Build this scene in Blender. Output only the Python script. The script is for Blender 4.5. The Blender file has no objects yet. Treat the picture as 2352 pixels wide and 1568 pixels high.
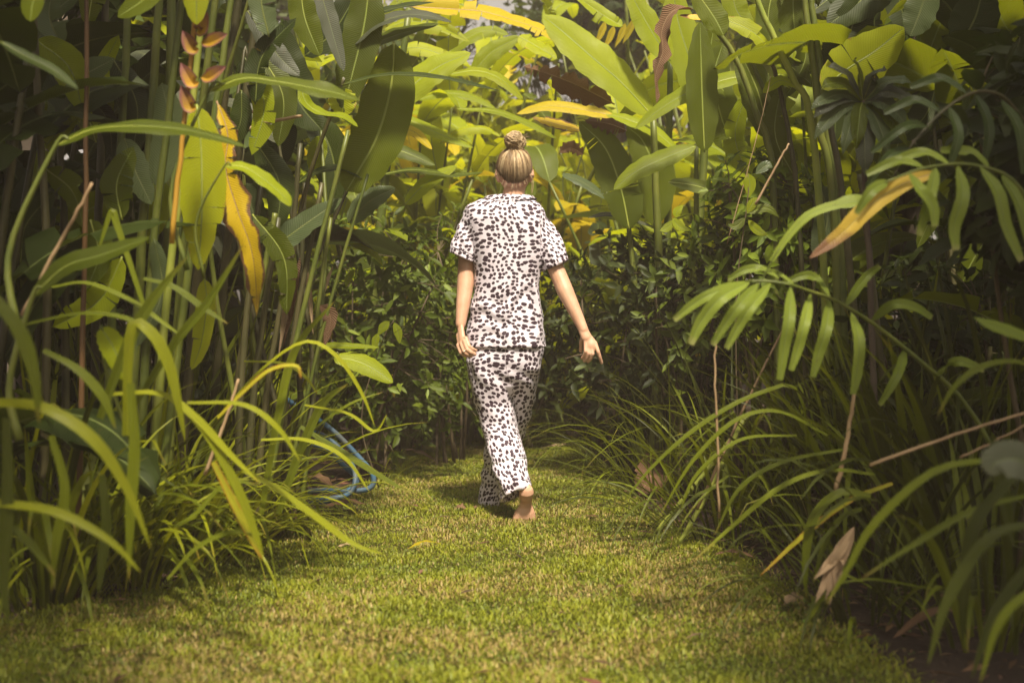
import bpy, math, random
import numpy as np
from mathutils import Vector, Matrix, noise

# ------------------------------------------------------------------ camera, sky, sun, exposure
S = bpy.context.scene
COL = S.collection
FD, CX, HZ, CAMH = 2469.0, 1176.0, 751.0, 0.9      # focal length, centre and horizon measured on the photograph

cam_d = bpy.data.cameras.new('camera')
cam = bpy.data.objects.new('camera', cam_d); COL.objects.link(cam)
cam.location = (0, 0, CAMH); cam.rotation_euler = (math.radians(90), 0, 0)
cam_d.sensor_width = 36.0; cam_d.lens = 37.8; cam_d.shift_y = -0.01403
cam_d.clip_start = 0.05; cam_d.clip_end = 300
cam_d.dof.use_dof = True; cam_d.dof.focus_distance = 5.05; cam_d.dof.aperture_fstop = 2.0
S.camera = cam

SUN_EL, SUN_AZ = math.radians(61), math.radians(166)   # azimuth clockwise from +Y: behind the camera, a little to the right
world = bpy.data.worlds.new('World'); S.world = world; world.use_nodes = True
wn = world.node_tree; wn.nodes.clear()
sky = wn.nodes.new('ShaderNodeTexSky'); sky.sky_type = 'NISHITA'; sky.sun_disc = False
sky.sun_elevation = SUN_EL; sky.sun_rotation = SUN_AZ
sky.air_density = 1.0; sky.dust_density = 4.5; sky.ozone_density = 0.6
hs = wn.nodes.new('ShaderNodeHueSaturation'); hs.inputs['Saturation'].default_value = 0.0
bg = wn.nodes.new('ShaderNodeBackground'); bg.inputs['Strength'].default_value = 0.10
wo = wn.nodes.new('ShaderNodeOutputWorld')
warm = wn.nodes.new('ShaderNodeMix'); warm.data_type = 'RGBA'; warm.blend_type = 'MULTIPLY'; warm.inputs[0].default_value = 1.0; warm.inputs[7].default_value = (1.0, 0.94, 0.84, 1)   # bright hazy white sky
wn.links.new(sky.outputs[0], hs.inputs['Color']); wn.links.new(hs.outputs[0], warm.inputs[6]); wn.links.new(warm.outputs[2], bg.inputs[0]); wn.links.new(bg.outputs[0], wo.inputs[0])

sd = bpy.data.lights.new('sun', 'SUN'); sd.energy = 5.0; sd.angle = math.radians(5.0); sd.color = (1.0, 0.89, 0.70)
sun = bpy.data.objects.new('sun', sd); COL.objects.link(sun)
to_sun = Vector((math.sin(SUN_AZ) * math.cos(SUN_EL), math.cos(SUN_AZ) * math.cos(SUN_EL), math.sin(SUN_EL)))
sun.rotation_euler = to_sun.to_track_quat('Z', 'Y').to_euler(); sun.location = to_sun * 20

S.view_settings.view_transform = 'Standard'; S.view_settings.look = 'None'
S.view_settings.exposure = 0.70; S.view_settings.gamma = 1.0
S.render.engine = 'CYCLES'
S.cycles.max_bounces = 7; S.cycles.diffuse_bounces = 4; S.cycles.glossy_bounces = 2
S.cycles.transmission_bounces = 4; S.cycles.transparent_max_bounces = 4; S.cycles.volume_bounces = 0
S.cycles.use_denoising = True; S.cycles.sample_clamp_indirect = 4.0
S.cycles.use_adaptive_sampling = True; S.cycles.adaptive_threshold = 0.02

rng = random.Random(7)
nrng = np.random.default_rng(7)

# ------------------------------------------------------------------ helpers
def P(dx, dy, Y):
    return Vector(((dx - CX) / FD * Y, Y, CAMH - (dy - HZ) / FD * Y))
def G(dx, dy):
    Y = FD * CAMH / (dy - HZ)
    return Vector(((dx - CX) / FD * Y, Y, 0.0))
def unit(v):
    v = np.asarray(v, float); return v / (np.linalg.norm(v) + 1e-12)

def new_mesh(name, V, F, mat=None, uvs=None, smooth=True):
    me = bpy.data.meshes.new(name)
    me.from_pydata([tuple(v) for v in V], [], [tuple(f) for f in F])
    if smooth: me.polygons.foreach_set('use_smooth', [True] * len(me.polygons))
    if uvs:
        li = np.empty(len(me.loops), np.int32); me.loops.foreach_get('vertex_index', li)
        for nm, arr in uvs.items():
            lay = me.uv_layers.new(name=nm)
            lay.data.foreach_set('uv', np.asarray(arr, np.float32)[li].ravel())
    if mat: me.materials.append(mat)
    me.update(); return me

def fast_mesh(name, V, T, mat, colors=None, smooth=False):
    """Triangle soup straight from arrays."""
    me = bpy.data.meshes.new(name)
    V = np.ascontiguousarray(V, np.float32); T = np.ascontiguousarray(T, np.int32)
    me.vertices.add(len(V)); me.vertices.foreach_set('co', V.ravel())
    me.loops.add(T.size); me.loops.foreach_set('vertex_index', T.ravel())
    me.polygons.add(len(T)); me.polygons.foreach_set('loop_start', np.arange(0, T.size, 3, dtype=np.int32))
    me.update(calc_edges=True)
    if smooth: me.polygons.foreach_set('use_smooth', [True] * len(T))
    if colors is not None:
        a = me.color_attributes.new('gc', 'FLOAT_COLOR', 'POINT')
        c = np.ones((len(V), 4), np.float32); c[:, :3] = colors; a.data.foreach_set('color', c.ravel())
    me.materials.append(mat); me.validate(); return me

def add(name, me, parent=None, mat=None, M=None, kind=None, label=None, cat=None, group=None):
    o = bpy.data.objects.new(name, me); COL.objects.link(o)
    if M is not None: o.matrix_basis = M
    if parent is not None:
        o.parent = parent
        o.matrix_parent_inverse = WINV[parent.name]
    if mat is not None and me is not None and len(o.material_slots):
        o.material_slots[0].link = 'OBJECT'; o.material_slots[0].material = mat
    if kind: o['kind'] = kind
    if label: o['label'] = label
    if cat: o['category'] = cat
    if group: o['group'] = group
    WINV[o.name] = Matrix() if (parent is None and M is None) else (M.inverted() if M is not None else Matrix())
    return o
WINV = {}
def thing(name, label, cat, loc, group=None):
    o = bpy.data.objects.new(name, None); COL.objects.link(o)
    o.empty_display_size = 0.1; o.location = loc
    o['label'] = label; o['category'] = cat
    if group: o['group'] = group
    WINV[o.name] = Matrix.Translation(-Vector(loc))
    return o

def catmull(pts, n):
    p = np.asarray(pts, float)
    if len(p) == 2: return p[0] + (p[1] - p[0]) * np.linspace(0, 1, n)[:, None]
    p = np.vstack([2 * p[0] - p[1], p, 2 * p[-1] - p[-2]])
    m = len(p) - 3; out = []
    for t in np.linspace(0, m - 1e-9, n):
        i = int(t); u = t - i; a, b, c, d = p[i:i + 4]
        out.append(0.5 * (2 * b + (c - a) * u + (2 * a - 5 * b + 4 * c - d) * u * u + (3 * b - a - 3 * c + d) * u ** 3))
    return np.array(out)

def tangents(c):
    t = np.gradient(c, axis=0); return t / (np.linalg.norm(t, axis=1)[:, None] + 1e-12)

def tube_vf(c, r, sides=6, cap=True):
    c = np.asarray(c, float); n = len(c); r = np.broadcast_to(np.asarray(r, float), (n,))
    T = tangents(c); ref = np.array([0, 0, 1.0]) if abs(T[0][2]) < 0.9 else np.array([1.0, 0, 0])
    V = []; A = unit(np.cross(T[0], ref))
    for i in range(n):
        A = unit(A - T[i] * np.dot(A, T[i])); B = np.cross(T[i], A)
        for k in range(sides):
            a = 2 * math.pi * k / sides
            V.append(c[i] + r[i] * (math.cos(a) * A + math.sin(a) * B))
    F = [(i * sides + k, i * sides + (k + 1) % sides, (i + 1) * sides + (k + 1) % sides, (i + 1) * sides + k)
         for i in range(n - 1) for k in range(sides)]
    if cap: F += [tuple(range(sides))[::-1], tuple((n - 1) * sides + k for k in range(sides))]
    return V, F
def tube_mesh(name, c, r, mat, sides=6):
    V, F = tube_vf(c, r, sides)
    n = len(c); L = np.concatenate([[0], np.cumsum(np.linalg.norm(np.diff(np.asarray(c), axis=0), axis=1))])
    uv = [(L[i], k / sides) for i in range(n) for k in range(sides)]
    uvn = [(i / (n - 1), 0.5) for i in range(n) for k in range(sides)]
    return new_mesh(name, V, F, mat, {'m': uv, 'n': uvn})

PROFILE = {
    'paddle': lambda t: (np.sin(np.pi * np.clip(t, 0, 1) ** 0.86)) ** 0.55,
    'lance':  lambda t: (np.sin(np.pi * np.clip(t, 0, 1) ** 0.80)) ** 0.95,
    'strap':  lambda t: np.minimum(1, 0.62 + 0.9 * t) * np.clip((1 - t) / 0.42, 0, 1) ** 0.62,
    'leaflet': lambda t: np.minimum(1, (t / 0.22) ** 0.7 + 0.06) * (1 - 0.45 * np.clip((t - 0.55) / 0.45, 0, 1) ** 1.5),
    'blunt':  lambda t: np.minimum(1, 0.25 + t * 0.6 + np.clip((t - .7) / .12, 0, 1) * 0.9) * 0.55,
}
def blade_vf(curve, W, N, profile='paddle', fold=0.25, sag=0.15, ripple=0.0, waves=3.0, tears=0, gap=0.35, ragged=0.03, cols=4, seed=0):
    """Leaf blade along a midrib curve. W half width (m), N rough facing (one vector or base/tip pair)."""
    r = np.random.default_rng(seed); n = len(curve)
    tt = np.linspace(0, 1, n); T = tangents(curve)
    N = np.asarray(N, float)
    Ns = N[None, :] * np.ones((n, 1)) if N.ndim == 1 else N[0] + (N[1] - N[0]) * tt[:, None]
    side = np.cross(T, Ns); side /= np.linalg.norm(side, axis=1)[:, None] + 1e-9
    nrm = np.cross(side, T)
    prof = PROFILE[profile](tt) * W
    L = np.concatenate([[0], np.cumsum(np.linalg.norm(np.diff(curve, axis=0), axis=1))])
    V, F, um, un = [], [], [], []
    ss = np.linspace(0, 1, cols + 1)
    ph = r.uniform(0, 6.28, 4)
    def at(f, arr):
        f = min(max(f, 0), n - 1 - 1e-6); i = int(f); u = f - i
        return arr[i] * (1 - u) + arr[i + 1] * u
    for sg in (-1, 1):
        cuts = [0.0]
        if tears: cuts += sorted(r.uniform(0.12, 0.93, tears).tolist())
        cuts.append(1.0)
        for a, b in zip(cuts[:-1], cuts[1:]):
            fa, fb = a * (n - 1), b * (n - 1)
            m = max(2, int(round(fb - fa)) + 1)
            mid = (fa + fb) / 2; base = len(V)
            dr = r.normal(0, 0.22) if tears else 0.0
            sh = r.uniform(0.8, 1.06) if tears else 1.0
            for q in range(m):
                f0 = fa + (fb - fa) * q / (m - 1)
                for s in ss:
                    g = gap * s if tears else 0.0
                    f = mid + (f0 - mid) * (1 - g * min(1.0, 3.0 / max(fb - fa, 1e-3)))
                    c, sd_, nn, w, t, l = at(f, curve), at(f, side), at(f, nrm), at(f0, prof), at(f0, tt), at(f, L)
                    w = w * sh * (1 + ragged * math.sin(t * 41 + ph[0] + sg) + ragged * math.sin(t * 97 + ph[1] * sg))
                    up = math.sin(fold + dr) * s - sag * s * s * 0.8
                    wav = ripple * s * s * (math.sin(waves * 6.28 * t + ph[2] + sg * 1.3) + 0.4 * math.sin(waves * 15 * t + ph[3] * sg))
                    V.append(c + sd_ * (sg * w * s * math.cos(fold + dr)) + nn * (w * (up + wav)))
                    um.append((l, sg * w * s)); un.append((t, 0.5 + 0.5 * sg * s))
            k = cols + 1
            for q in range(m - 1):
                for j in range(cols):
                    i0 = base + q * k + j
                    quad = (i0, i0 + 1, i0 + k + 1, i0 + k)
                    F.append(quad if sg > 0 else quad[::-1])
    return V, F, um, un
def blade_mesh(name, curve, W, N, mat, **kw):
    V, F, um, un = blade_vf(np.asarray(curve, float), W, N, **kw)
    return new_mesh(name, V, F, mat, {'m': um, 'n': un})

def arc(base, d, length, droop, n=14, wob=0.0, r=rng):
    """Curve that leaves base along d and bends down under its own weight."""
    d = Vector(d).normalized(); p = Vector(base); out = [p.copy()]; st = length / (n - 1)
    kink = r.randrange(n // 3, n) if droop > 0.9 and r.random() < 0.22 else -1
    for i in range(n - 1):
        if i == kink: d = (d + Vector((r.uniform(-.3, .3), r.uniform(-.3, .3), -r.uniform(.5, 1.3)))).normalized()
        d = (d + Vector((r.uniform(-wob, wob), r.uniform(-wob, wob), -droop * (0.25 + 1.5 * i / n) / n))).normalized()
        p = p + d * st; out.append(p.copy())
    return np.array(out)

# ------------------------------------------------------------------ materials
def nt(name):
    m = bpy.data.materials.new(name); m.use_nodes = True
    t = m.node_tree; t.nodes.clear(); return m, t
class NB:
    def __init__(s, t): s.t = t
    def n(s, typ, **kw):
        x = s.t.nodes.new(typ)
        for k, v in kw.items(): setattr(x, k, v)
        return x
    def l(s, a, b): s.t.links.new(a, b)
    def math(s, op, a, b=None, c=None, clamp=False):
        x = s.n('ShaderNodeMath', operation=op, use_clamp=clamp)
        for i, v in enumerate((a, b, c)):
            if v is None: continue
            if hasattr(v, 'is_output'): s.l(v, x.inputs[i])
            else: x.inputs[i].default_value = v
        return x.outputs[0]
    def mix(s, f, a, b, blend='MIX'):
        x = s.n('ShaderNodeMix', data_type='RGBA', blend_type=blend)
        for i, v in ((0, f), (6, a), (7, b)):
            if hasattr(v, 'is_output'): s.l(v, x.inputs[i])
            elif i == 0: x.inputs[0].default_value = v
            else: x.inputs[i].default_value = (*v, 1)
        return x.outputs[2]
    def noise(s, scale, detail=3, vec=None, rough=0.55, dist=0.0):
        x = s.n('ShaderNodeTexNoise'); x.inputs['Scale'].default_value = scale; x.inputs['Detail'].default_value = detail
        x.inputs['Roughness'].default_value = rough; x.inputs['Distortion'].default_value = dist
        if vec is not None: s.l(vec, x.inputs['Vector'])
        return x.outputs['Fac']
    def ramp(s, f, lo, hi):
        x = s.n('ShaderNodeMapRange'); x.clamp = True
        s.l(f, x.inputs[0]); x.inputs[1].default_value = lo; x.inputs[2].default_value = hi
        return x.outputs[0]
    def bump(s, h, strength, dist):
        x = s.n('ShaderNodeBump'); x.inputs['Strength'].default_value = strength; x.inputs['Distance'].default_value = dist
        s.l(h, x.inputs['Height']); return x.outputs[0]
    def out(s, sh):
        o = s.n('ShaderNodeOutputMaterial'); s.l(sh, o.inputs['Surface'])
    def pbr(s, col, rough, spec=0.5, normal=None):
        p = s.n('ShaderNodeBsdfPrincipled')
        if hasattr(col, 'is_output'): s.l(col, p.inputs['Base Color'])
        else: p.inputs['Base Color'].default_value = (*col, 1)
        if hasattr(rough, 'is_output'): s.l(rough, p.inputs['Roughness'])
        else: p.inputs['Roughness'].default_value = rough
        p.inputs['Specular IOR Level'].default_value = spec
        if normal is not None: s.l(normal, p.inputs['Normal'])
        return p.outputs[0]

def leaf_mat(name, c1, c2, trans, tw=0.4, rough=0.46, freq=105.0, slant=0.7, veins=0.2, mid=(0.3, 0.36, 0.08), midw=0.045,
             edge=None, tip=None, spec=0.22, bump=0.3, lengthwise=False, spots=None):
    m, t = nt(name); b = NB(t)
    u1 = b.n('ShaderNodeUVMap', uv_map='m'); u2 = b.n('ShaderNodeUVMap', uv_map='n')
    s1 = b.n('ShaderNodeSeparateXYZ'); b.l(u1.outputs[0], s1.inputs[0])
    s2 = b.n('ShaderNodeSeparateXYZ'); b.l(u2.outputs[0], s2.inputs[0])
    av = b.math('ABSOLUTE', s1.outputs[1]); an = b.math('MULTIPLY', b.math('ABSOLUTE', b.math('SUBTRACT', s2.outputs[1], 0.5)), 2.0)
    geo = b.n('ShaderNodeTexCoord'); oi = b.n('ShaderNodeObjectInfo')
    nz = b.noise(9.0, 4, geo.outputs['Object'])
    if lengthwise: ph = b.math('MULTIPLY', s2.outputs[1], 55.0)
    else:
        ph = b.math('MULTIPLY', b.math('ADD', s1.outputs[0], b.math('MULTIPLY', av, -slant)), freq * 6.28)
        ph = b.math('ADD', ph, b.math('MULTIPLY', nz, 3.0))
    wv = b.math('MULTIPLY', b.math('ADD', b.math('SINE', ph), 1.0), 0.5)
    wv2 = b.math('POWER', wv, 3.0)
    big = b.noise(3.2, 3, geo.outputs['Object'])
    f = b.math('ADD', b.math('MULTIPLY', oi.outputs['Random'], 0.55), b.math('MULTIPLY', b.ramp(big, 0.3, 0.7), 0.45))
    col = b.mix(f, c1, c2); tcol = b.mix(f, trans, tuple(x * 0.8 for x in trans))
    col = b.mix(b.math('MULTIPLY', wv2, veins), col, tuple(x * 1.5 for x in c2))
    tcol = b.mix(b.math('MULTIPLY', wv2, veins * 0.8), tcol, tuple(x * 0.55 for x in trans))
    if midw:
        mm = b.math('LESS_THAN', an, midw); col = b.mix(mm, col, mid); tcol = b.mix(mm, tcol, tuple(x * 0.5 for x in mid))
    if tip:
        f2 = b.ramp(b.math('ADD', s2.outputs[0], b.math('MULTIPLY', b.math('SUBTRACT', nz, 0.5), 0.5)), tip[1], tip[2])
        col = b.mix(f2, col, tip[0]); tcol = b.mix(f2, tcol, tuple(x * 0.8 for x in tip[0]))
    if edge:
        e = b.ramp(b.math('ADD', an, b.math('MULTIPLY', b.math('SUBTRACT', b.noise(22, 4, geo.outputs['Object']), 0.5), 0.9)), edge[1], edge[1] + 0.13)
        col = b.mix(e, col, edge[0]); tcol = b.mix(e, tcol, tuple(x * 0.5 for x in edge[0]))
    # speckles, scratches and blemishes that leaves really carry
    bl = b.ramp(b.noise(70, 3, geo.outputs['Object']), 0.66, 0.74)
    col = b.mix(b.math('MULTIPLY', bl, 0.4 if spots is None else spots), col, (0.09, 0.055, 0.015))
    val = b.n('ShaderNodeHueSaturation'); b.l(col, val.inputs['Color'])
    b.l(b.math('ADD', 0.8, b.math('MULTIPLY', oi.outputs['Random'], 0.35)), val.inputs['Value'])
    nr = b.bump(b.math('ADD', b.math('MULTIPLY', wv, 0.8), nz), bump, 0.0035)
    rg = b.math('ADD', rough, b.math('MULTIPLY', b.math('SUBTRACT', nz, 0.5), 0.35))
    sh = b.pbr(val.outputs[0], rg, spec, nr)
    tr = b.n('ShaderNodeBsdfTranslucent'); b.l(tcol, tr.inputs['Color']); b.l(nr, tr.inputs['Normal'])
    mx = b.n('ShaderNodeMixShader'); mx.inputs[0].default_value = tw; b.l(sh, mx.inputs[1]); b.l(tr.outputs[0], mx.inputs[2])
    b.out(mx.outputs[0]); return m

def foliage_mat(name, c1, c2, trans, rough=0.5, tw=0.3, islands=True):
    m, t = nt(name); b = NB(t)
    g = b.n('ShaderNodeNewGeometry'); oi = b.n('ShaderNodeObjectInfo'); tc = b.n('ShaderNodeTexCoord')
    rnd = g.outputs['Random Per Island'] if islands else oi.outputs['Random']
    f = b.math('ADD', b.math('MULTIPLY', rnd, 0.8), b.math('MULTIPLY', b.noise(5, 2, tc.outputs['Object']), 0.3), clamp=True)
    col = b.mix(f, c1, c2)
    rare = b.math('GREATER_THAN', b.math('FRACT', b.math('MULTIPLY', rnd, 37.7)), 0.93)
    col = b.mix(rare, col, tuple(x * 1.7 + 0.02 for x in c2))
    sh = b.pbr(col, rough, 0.22, b.bump(b.noise(120, 2, tc.outputs['Object']), 0.35, 0.002))
    tr = b.n('ShaderNodeBsdfTranslucent'); tr.inputs['Color'].default_value = (*trans, 1)
    mx = b.n('ShaderNodeMixShader'); mx.inputs[0].default_value = tw; b.l(sh, mx.inputs[1]); b.l(tr.outputs[0], mx.inputs[2])
    b.out(mx.outputs[0]); return m

def stem_mat(name, c1, c2, rough=0.45, streak=40.0):
    m, t = nt(name); b = NB(t); tc = b.n('ShaderNodeTexCoord'); oi = b.n('ShaderNodeObjectInfo')
    mp = b.n('ShaderNodeMapping'); mp.inputs['Scale'].default_value = (streak, streak, 3.0); b.l(tc.outputs['Object'], mp.inputs[0])
    nz = b.noise(1.0, 4, mp.outputs[0]); n2 = b.noise(7, 3, tc.outputs['Object'])
    f = b.math('ADD', b.math('MULTIPLY', b.ramp(nz, 0.35, 0.7), 0.5), b.math('MULTIPLY', b.ramp(n2, 0.4, 0.62), 0.5))
    f = b.math('ADD', f, b.math('MULTIPLY', b.math('SUBTRACT', oi.outputs['Random'], 0.5), 0.5), clamp=True)
    b.out(b.pbr(b.mix(f, c1, c2), rough, 0.4, b.bump(nz, 0.4, 0.004))); return m

M = {}
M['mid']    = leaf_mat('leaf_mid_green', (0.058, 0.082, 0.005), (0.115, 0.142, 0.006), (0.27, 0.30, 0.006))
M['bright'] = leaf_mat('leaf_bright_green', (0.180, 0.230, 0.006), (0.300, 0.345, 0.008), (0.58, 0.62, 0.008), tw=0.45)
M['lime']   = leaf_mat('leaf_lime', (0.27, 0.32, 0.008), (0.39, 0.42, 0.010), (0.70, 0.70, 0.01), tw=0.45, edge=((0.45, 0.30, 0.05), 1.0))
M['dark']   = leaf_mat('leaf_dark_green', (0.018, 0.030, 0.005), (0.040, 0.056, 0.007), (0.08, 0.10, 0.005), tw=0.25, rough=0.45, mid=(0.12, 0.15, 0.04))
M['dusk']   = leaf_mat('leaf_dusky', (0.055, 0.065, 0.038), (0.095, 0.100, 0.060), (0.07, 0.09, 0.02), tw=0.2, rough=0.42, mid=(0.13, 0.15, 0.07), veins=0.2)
M['grey']   = leaf_mat('leaf_grey_green', (0.075, 0.105, 0.045), (0.115, 0.145, 0.060), (0.17, 0.22, 0.04), tw=0.3, rough=0.36, mid=(0.24, 0.27, 0.12))
M['yellow'] = leaf_mat('leaf_yellowed', (0.34, 0.28, 0.010), (0.50, 0.38, 0.012), (0.75, 0.55, 0.02), tw=0.4, mid=(0.40, 0.34, 0.05), edge=((0.16, 0.075, 0.025), 0.97), spots=0.9)
M['yellowbrown'] = leaf_mat('leaf_yellow_withering', (0.50, 0.36, 0.012), (0.58, 0.40, 0.015), (0.7, 0.45, 0.02), tw=0.35, mid=(0.35, 0.22, 0.05), edge=((0.15, 0.075, 0.035), 0.72), tip=((0.22, 0.12, 0.05), 0.86, 1.0), spots=1.0)
M['tipbrown'] = leaf_mat('leaf_yellow_brown_tip', (0.52, 0.38, 0.06), (0.60, 0.42, 0.06), (0.6, 0.42, 0.05), tw=0.3, mid=(0.5, 0.4, 0.12), tip=((0.20, 0.10, 0.045), 0.72, 0.84))
M['bract']  = leaf_mat('flower_bract', (0.34, 0.21, 0.015), (0.44, 0.24, 0.018), (0.4, 0.22, 0.02), tw=0.25, veins=0.15, midw=0.0, edge=((0.25, 0.105, 0.085), 0.62), tip=((0.22, 0.09, 0.085), 0.40, 0.85), spots=0.9)
M['dry']    = leaf_mat('leaf_dry_brown', (0.115, 0.062, 0.032), (0.215, 0.125, 0.068), (0.22, 0.11, 0.04), tw=0.25, rough=0.7, mid=(0.27, 0.17, 0.09), spec=0.2, bump=0.9)
M['straw']  = leaf_mat('leaf_straw', (0.30, 0.20, 0.115), (0.42, 0.30, 0.18), (0.3, 0.2, 0.1), tw=0.2, rough=0.75, lengthwise=True, mid=(0.4, 0.3, 0.2), spec=0.15)
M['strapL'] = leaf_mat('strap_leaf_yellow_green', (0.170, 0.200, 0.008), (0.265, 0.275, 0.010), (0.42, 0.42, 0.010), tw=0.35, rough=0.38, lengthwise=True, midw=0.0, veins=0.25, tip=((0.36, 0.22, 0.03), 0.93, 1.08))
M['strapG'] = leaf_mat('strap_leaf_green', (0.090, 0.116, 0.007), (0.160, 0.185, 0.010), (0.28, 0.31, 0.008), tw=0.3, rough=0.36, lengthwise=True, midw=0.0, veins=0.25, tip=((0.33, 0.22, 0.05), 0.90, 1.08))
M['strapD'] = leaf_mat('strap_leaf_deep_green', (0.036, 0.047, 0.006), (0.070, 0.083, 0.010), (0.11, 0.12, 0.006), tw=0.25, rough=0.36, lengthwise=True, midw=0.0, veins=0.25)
M['strapY'] = leaf_mat('strap_leaf_orange_edge', (0.30, 0.30, 0.02), (0.36, 0.34, 0.02), (0.45, 0.42, 0.02), tw=0.3, rough=0.4, lengthwise=True, midw=0.0, edge=((0.42, 0.20, 0.02), 0.75), tip=((0.35, 0.16, 0.03), 0.75, 1.0))
M['palm']   = leaf_mat('palm_leaflet', (0.140, 0.185, 0.022), (0.215, 0.265, 0.038), (0.26, 0.34, 0.03), tw=0.3, rough=0.38, lengthwise=True, midw=0.05, mid=(0.2, 0.25, 0.08), veins=0.3, tip=((0.34, 0.33, 0.12), 0.94, 1.1))
M['palmD']  = leaf_mat('palm_leaflet_deep', (0.030, 0.050, 0.012), (0.055, 0.080, 0.020), (0.07, 0.10, 0.01), tw=0.2, rough=0.36, lengthwise=True, midw=0.05, mid=(0.1, 0.12, 0.05))
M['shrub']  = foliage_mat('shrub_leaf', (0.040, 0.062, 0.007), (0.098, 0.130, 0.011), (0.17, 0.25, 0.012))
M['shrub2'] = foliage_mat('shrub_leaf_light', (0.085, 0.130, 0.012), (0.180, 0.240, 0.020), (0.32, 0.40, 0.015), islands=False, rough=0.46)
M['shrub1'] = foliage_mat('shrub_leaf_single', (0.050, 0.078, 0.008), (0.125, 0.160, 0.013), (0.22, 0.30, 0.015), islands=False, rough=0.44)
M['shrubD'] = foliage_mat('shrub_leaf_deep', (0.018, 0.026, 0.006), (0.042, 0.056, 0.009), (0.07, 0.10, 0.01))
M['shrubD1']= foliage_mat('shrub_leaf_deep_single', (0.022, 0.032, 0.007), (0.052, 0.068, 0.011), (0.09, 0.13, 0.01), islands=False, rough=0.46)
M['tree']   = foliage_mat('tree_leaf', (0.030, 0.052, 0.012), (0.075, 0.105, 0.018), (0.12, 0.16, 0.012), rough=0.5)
M['treeL']  = foliage_mat('tree_leaf_painted_sun', (0.15, 0.185, 0.008), (0.30, 0.325, 0.012), (0.5, 0.5, 0.01), rough=0.55, tw=0.4)  # brighter copy of the tree leaf, sunlight put into its colour
M['stem']   = stem_mat('stem_green', (0.080, 0.105, 0.016), (0.165, 0.180, 0.030))
M['stemD']  = stem_mat('stem_dark', (0.050, 0.050, 0.018), (0.095, 0.082, 0.032))
M['stemL']  = stem_mat('stem_pale', (0.22, 0.27, 0.040), (0.34, 0.36, 0.060))
M['stemR']  = stem_mat('stem_russet', (0.085, 0.042, 0.018), (0.14, 0.075, 0.028))
M['stemO']  = stem_mat('stem_orange', (0.36, 0.18, 0.020), (0.45, 0.26, 0.030))
M['stalk']  = stem_mat('stalk_straw', (0.26, 0.165, 0.085), (0.42, 0.29, 0.16), 0.7)
M['bark']   = stem_mat('bark', (0.070, 0.052, 0.036), (0.125, 0.095, 0.068), 0.85, 25)
M['twig']   = stem_mat('twig', (0.080, 0.058, 0.030), (0.14, 0.105, 0.055), 0.7)
HAZE = 0.0055

# ------------------------------------------------------------------ ground: soil sheet, lawn, grass
m, t = nt('soil'); b = NB(t); tc = b.n('ShaderNodeTexCoord')
n1 = b.noise(2.2, 5, tc.outputs['Object']); n2 = b.noise(38, 4, tc.outputs['Object'], 0.7); n3 = b.noise(9, 4, tc.outputs['Object'])
c = b.mix(b.ramp(n1, 0.35, 0.65), (0.030, 0.020, 0.014), (0.060, 0.042, 0.030)); c = b.mix(b.math('MULTIPLY', b.ramp(n2, 0.55, 0.75), 0.6), c, (0.11, 0.078, 0.050))
b.out(b.pbr(c, 0.95, 0.2, b.bump(b.math('ADD', b.math('MULTIPLY', n2, 0.5), n3), 0.9, 0.03))); M['soil'] = m

m, t = nt('lawn_thatch'); b = NB(t); tc = b.n('ShaderNodeTexCoord')
n1 = b.noise(2.6, 4, tc.outputs['Object']); n2 = b.noise(60, 3, tc.outputs['Object'])
c = b.mix(b.ramp(n1, 0.35, 0.65), (0.060, 0.062, 0.014), (0.120, 0.088, 0.034)); c = b.mix(b.ramp(n2, 0.4, 0.7), c, (0.035, 0.030, 0.012))
b.out(b.pbr(c, 0.95, 0.15, b.bump(n2, 0.8, 0.02))); M['thatch'] = m

m, t = nt('grass_blade'); b = NB(t)
at = b.n('ShaderNodeAttribute', attribute_name='gc')
tr = b.n('ShaderNodeBsdfTranslucent'); b.l(b.mix(0.5, at.outputs['Color'], (0.9, 0.9, 0.2), 'MULTIPLY'), tr.inputs['Color'])
mx = b.n('ShaderNodeMixShader'); mx.inputs[0].default_value = 0.3
b.l(b.pbr(at.outputs['Color'], 0.5, 0.35), mx.inputs[1]); b.l(tr.outputs[0], mx.inputs[2]); b.out(mx.outputs[0]); M['grass'] = m

def hill(x, y):
    return 0.012 * math.sin(x * 2.1 + 0.4) * math.sin(y * 1.7) + 0.008 * math.sin(x * 5.3 + y * 3.1)

def sheet(name, xs, ys, zf, mat):
    nx, ny = len(xs), len(ys)
    V = [(x, y, zf(x, y)) for y in ys for x in xs]
    F = [(j * nx + i, j * nx + i + 1, (j + 1) * nx + i + 1, (j + 1) * nx + i) for j in range(ny - 1) for i in range(nx - 1)]
    return new_mesh(name, V, F, mat)
xs = np.concatenate([[-40, -20, -10, -6], np.arange(-4, 4.01, 0.16), [6, 10, 20, 40]])
ys = np.concatenate([[-40, -20, -10, -4], np.arange(-1, 11.01, 0.16), [13, 17, 25, 40]])
def soil_z(x, y):
    if abs(x) > 4.5 or y > 11.5 or y < -1.5: return -0.01
    return -0.012 + hill(x, y) + 0.012 * noise.noise(Vector((x * 3, y * 3, 1.7)))
add('ground', sheet('ground', xs, ys, soil_z, M['soil']), kind='structure', label='dark bare garden soil under the plants')

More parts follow.
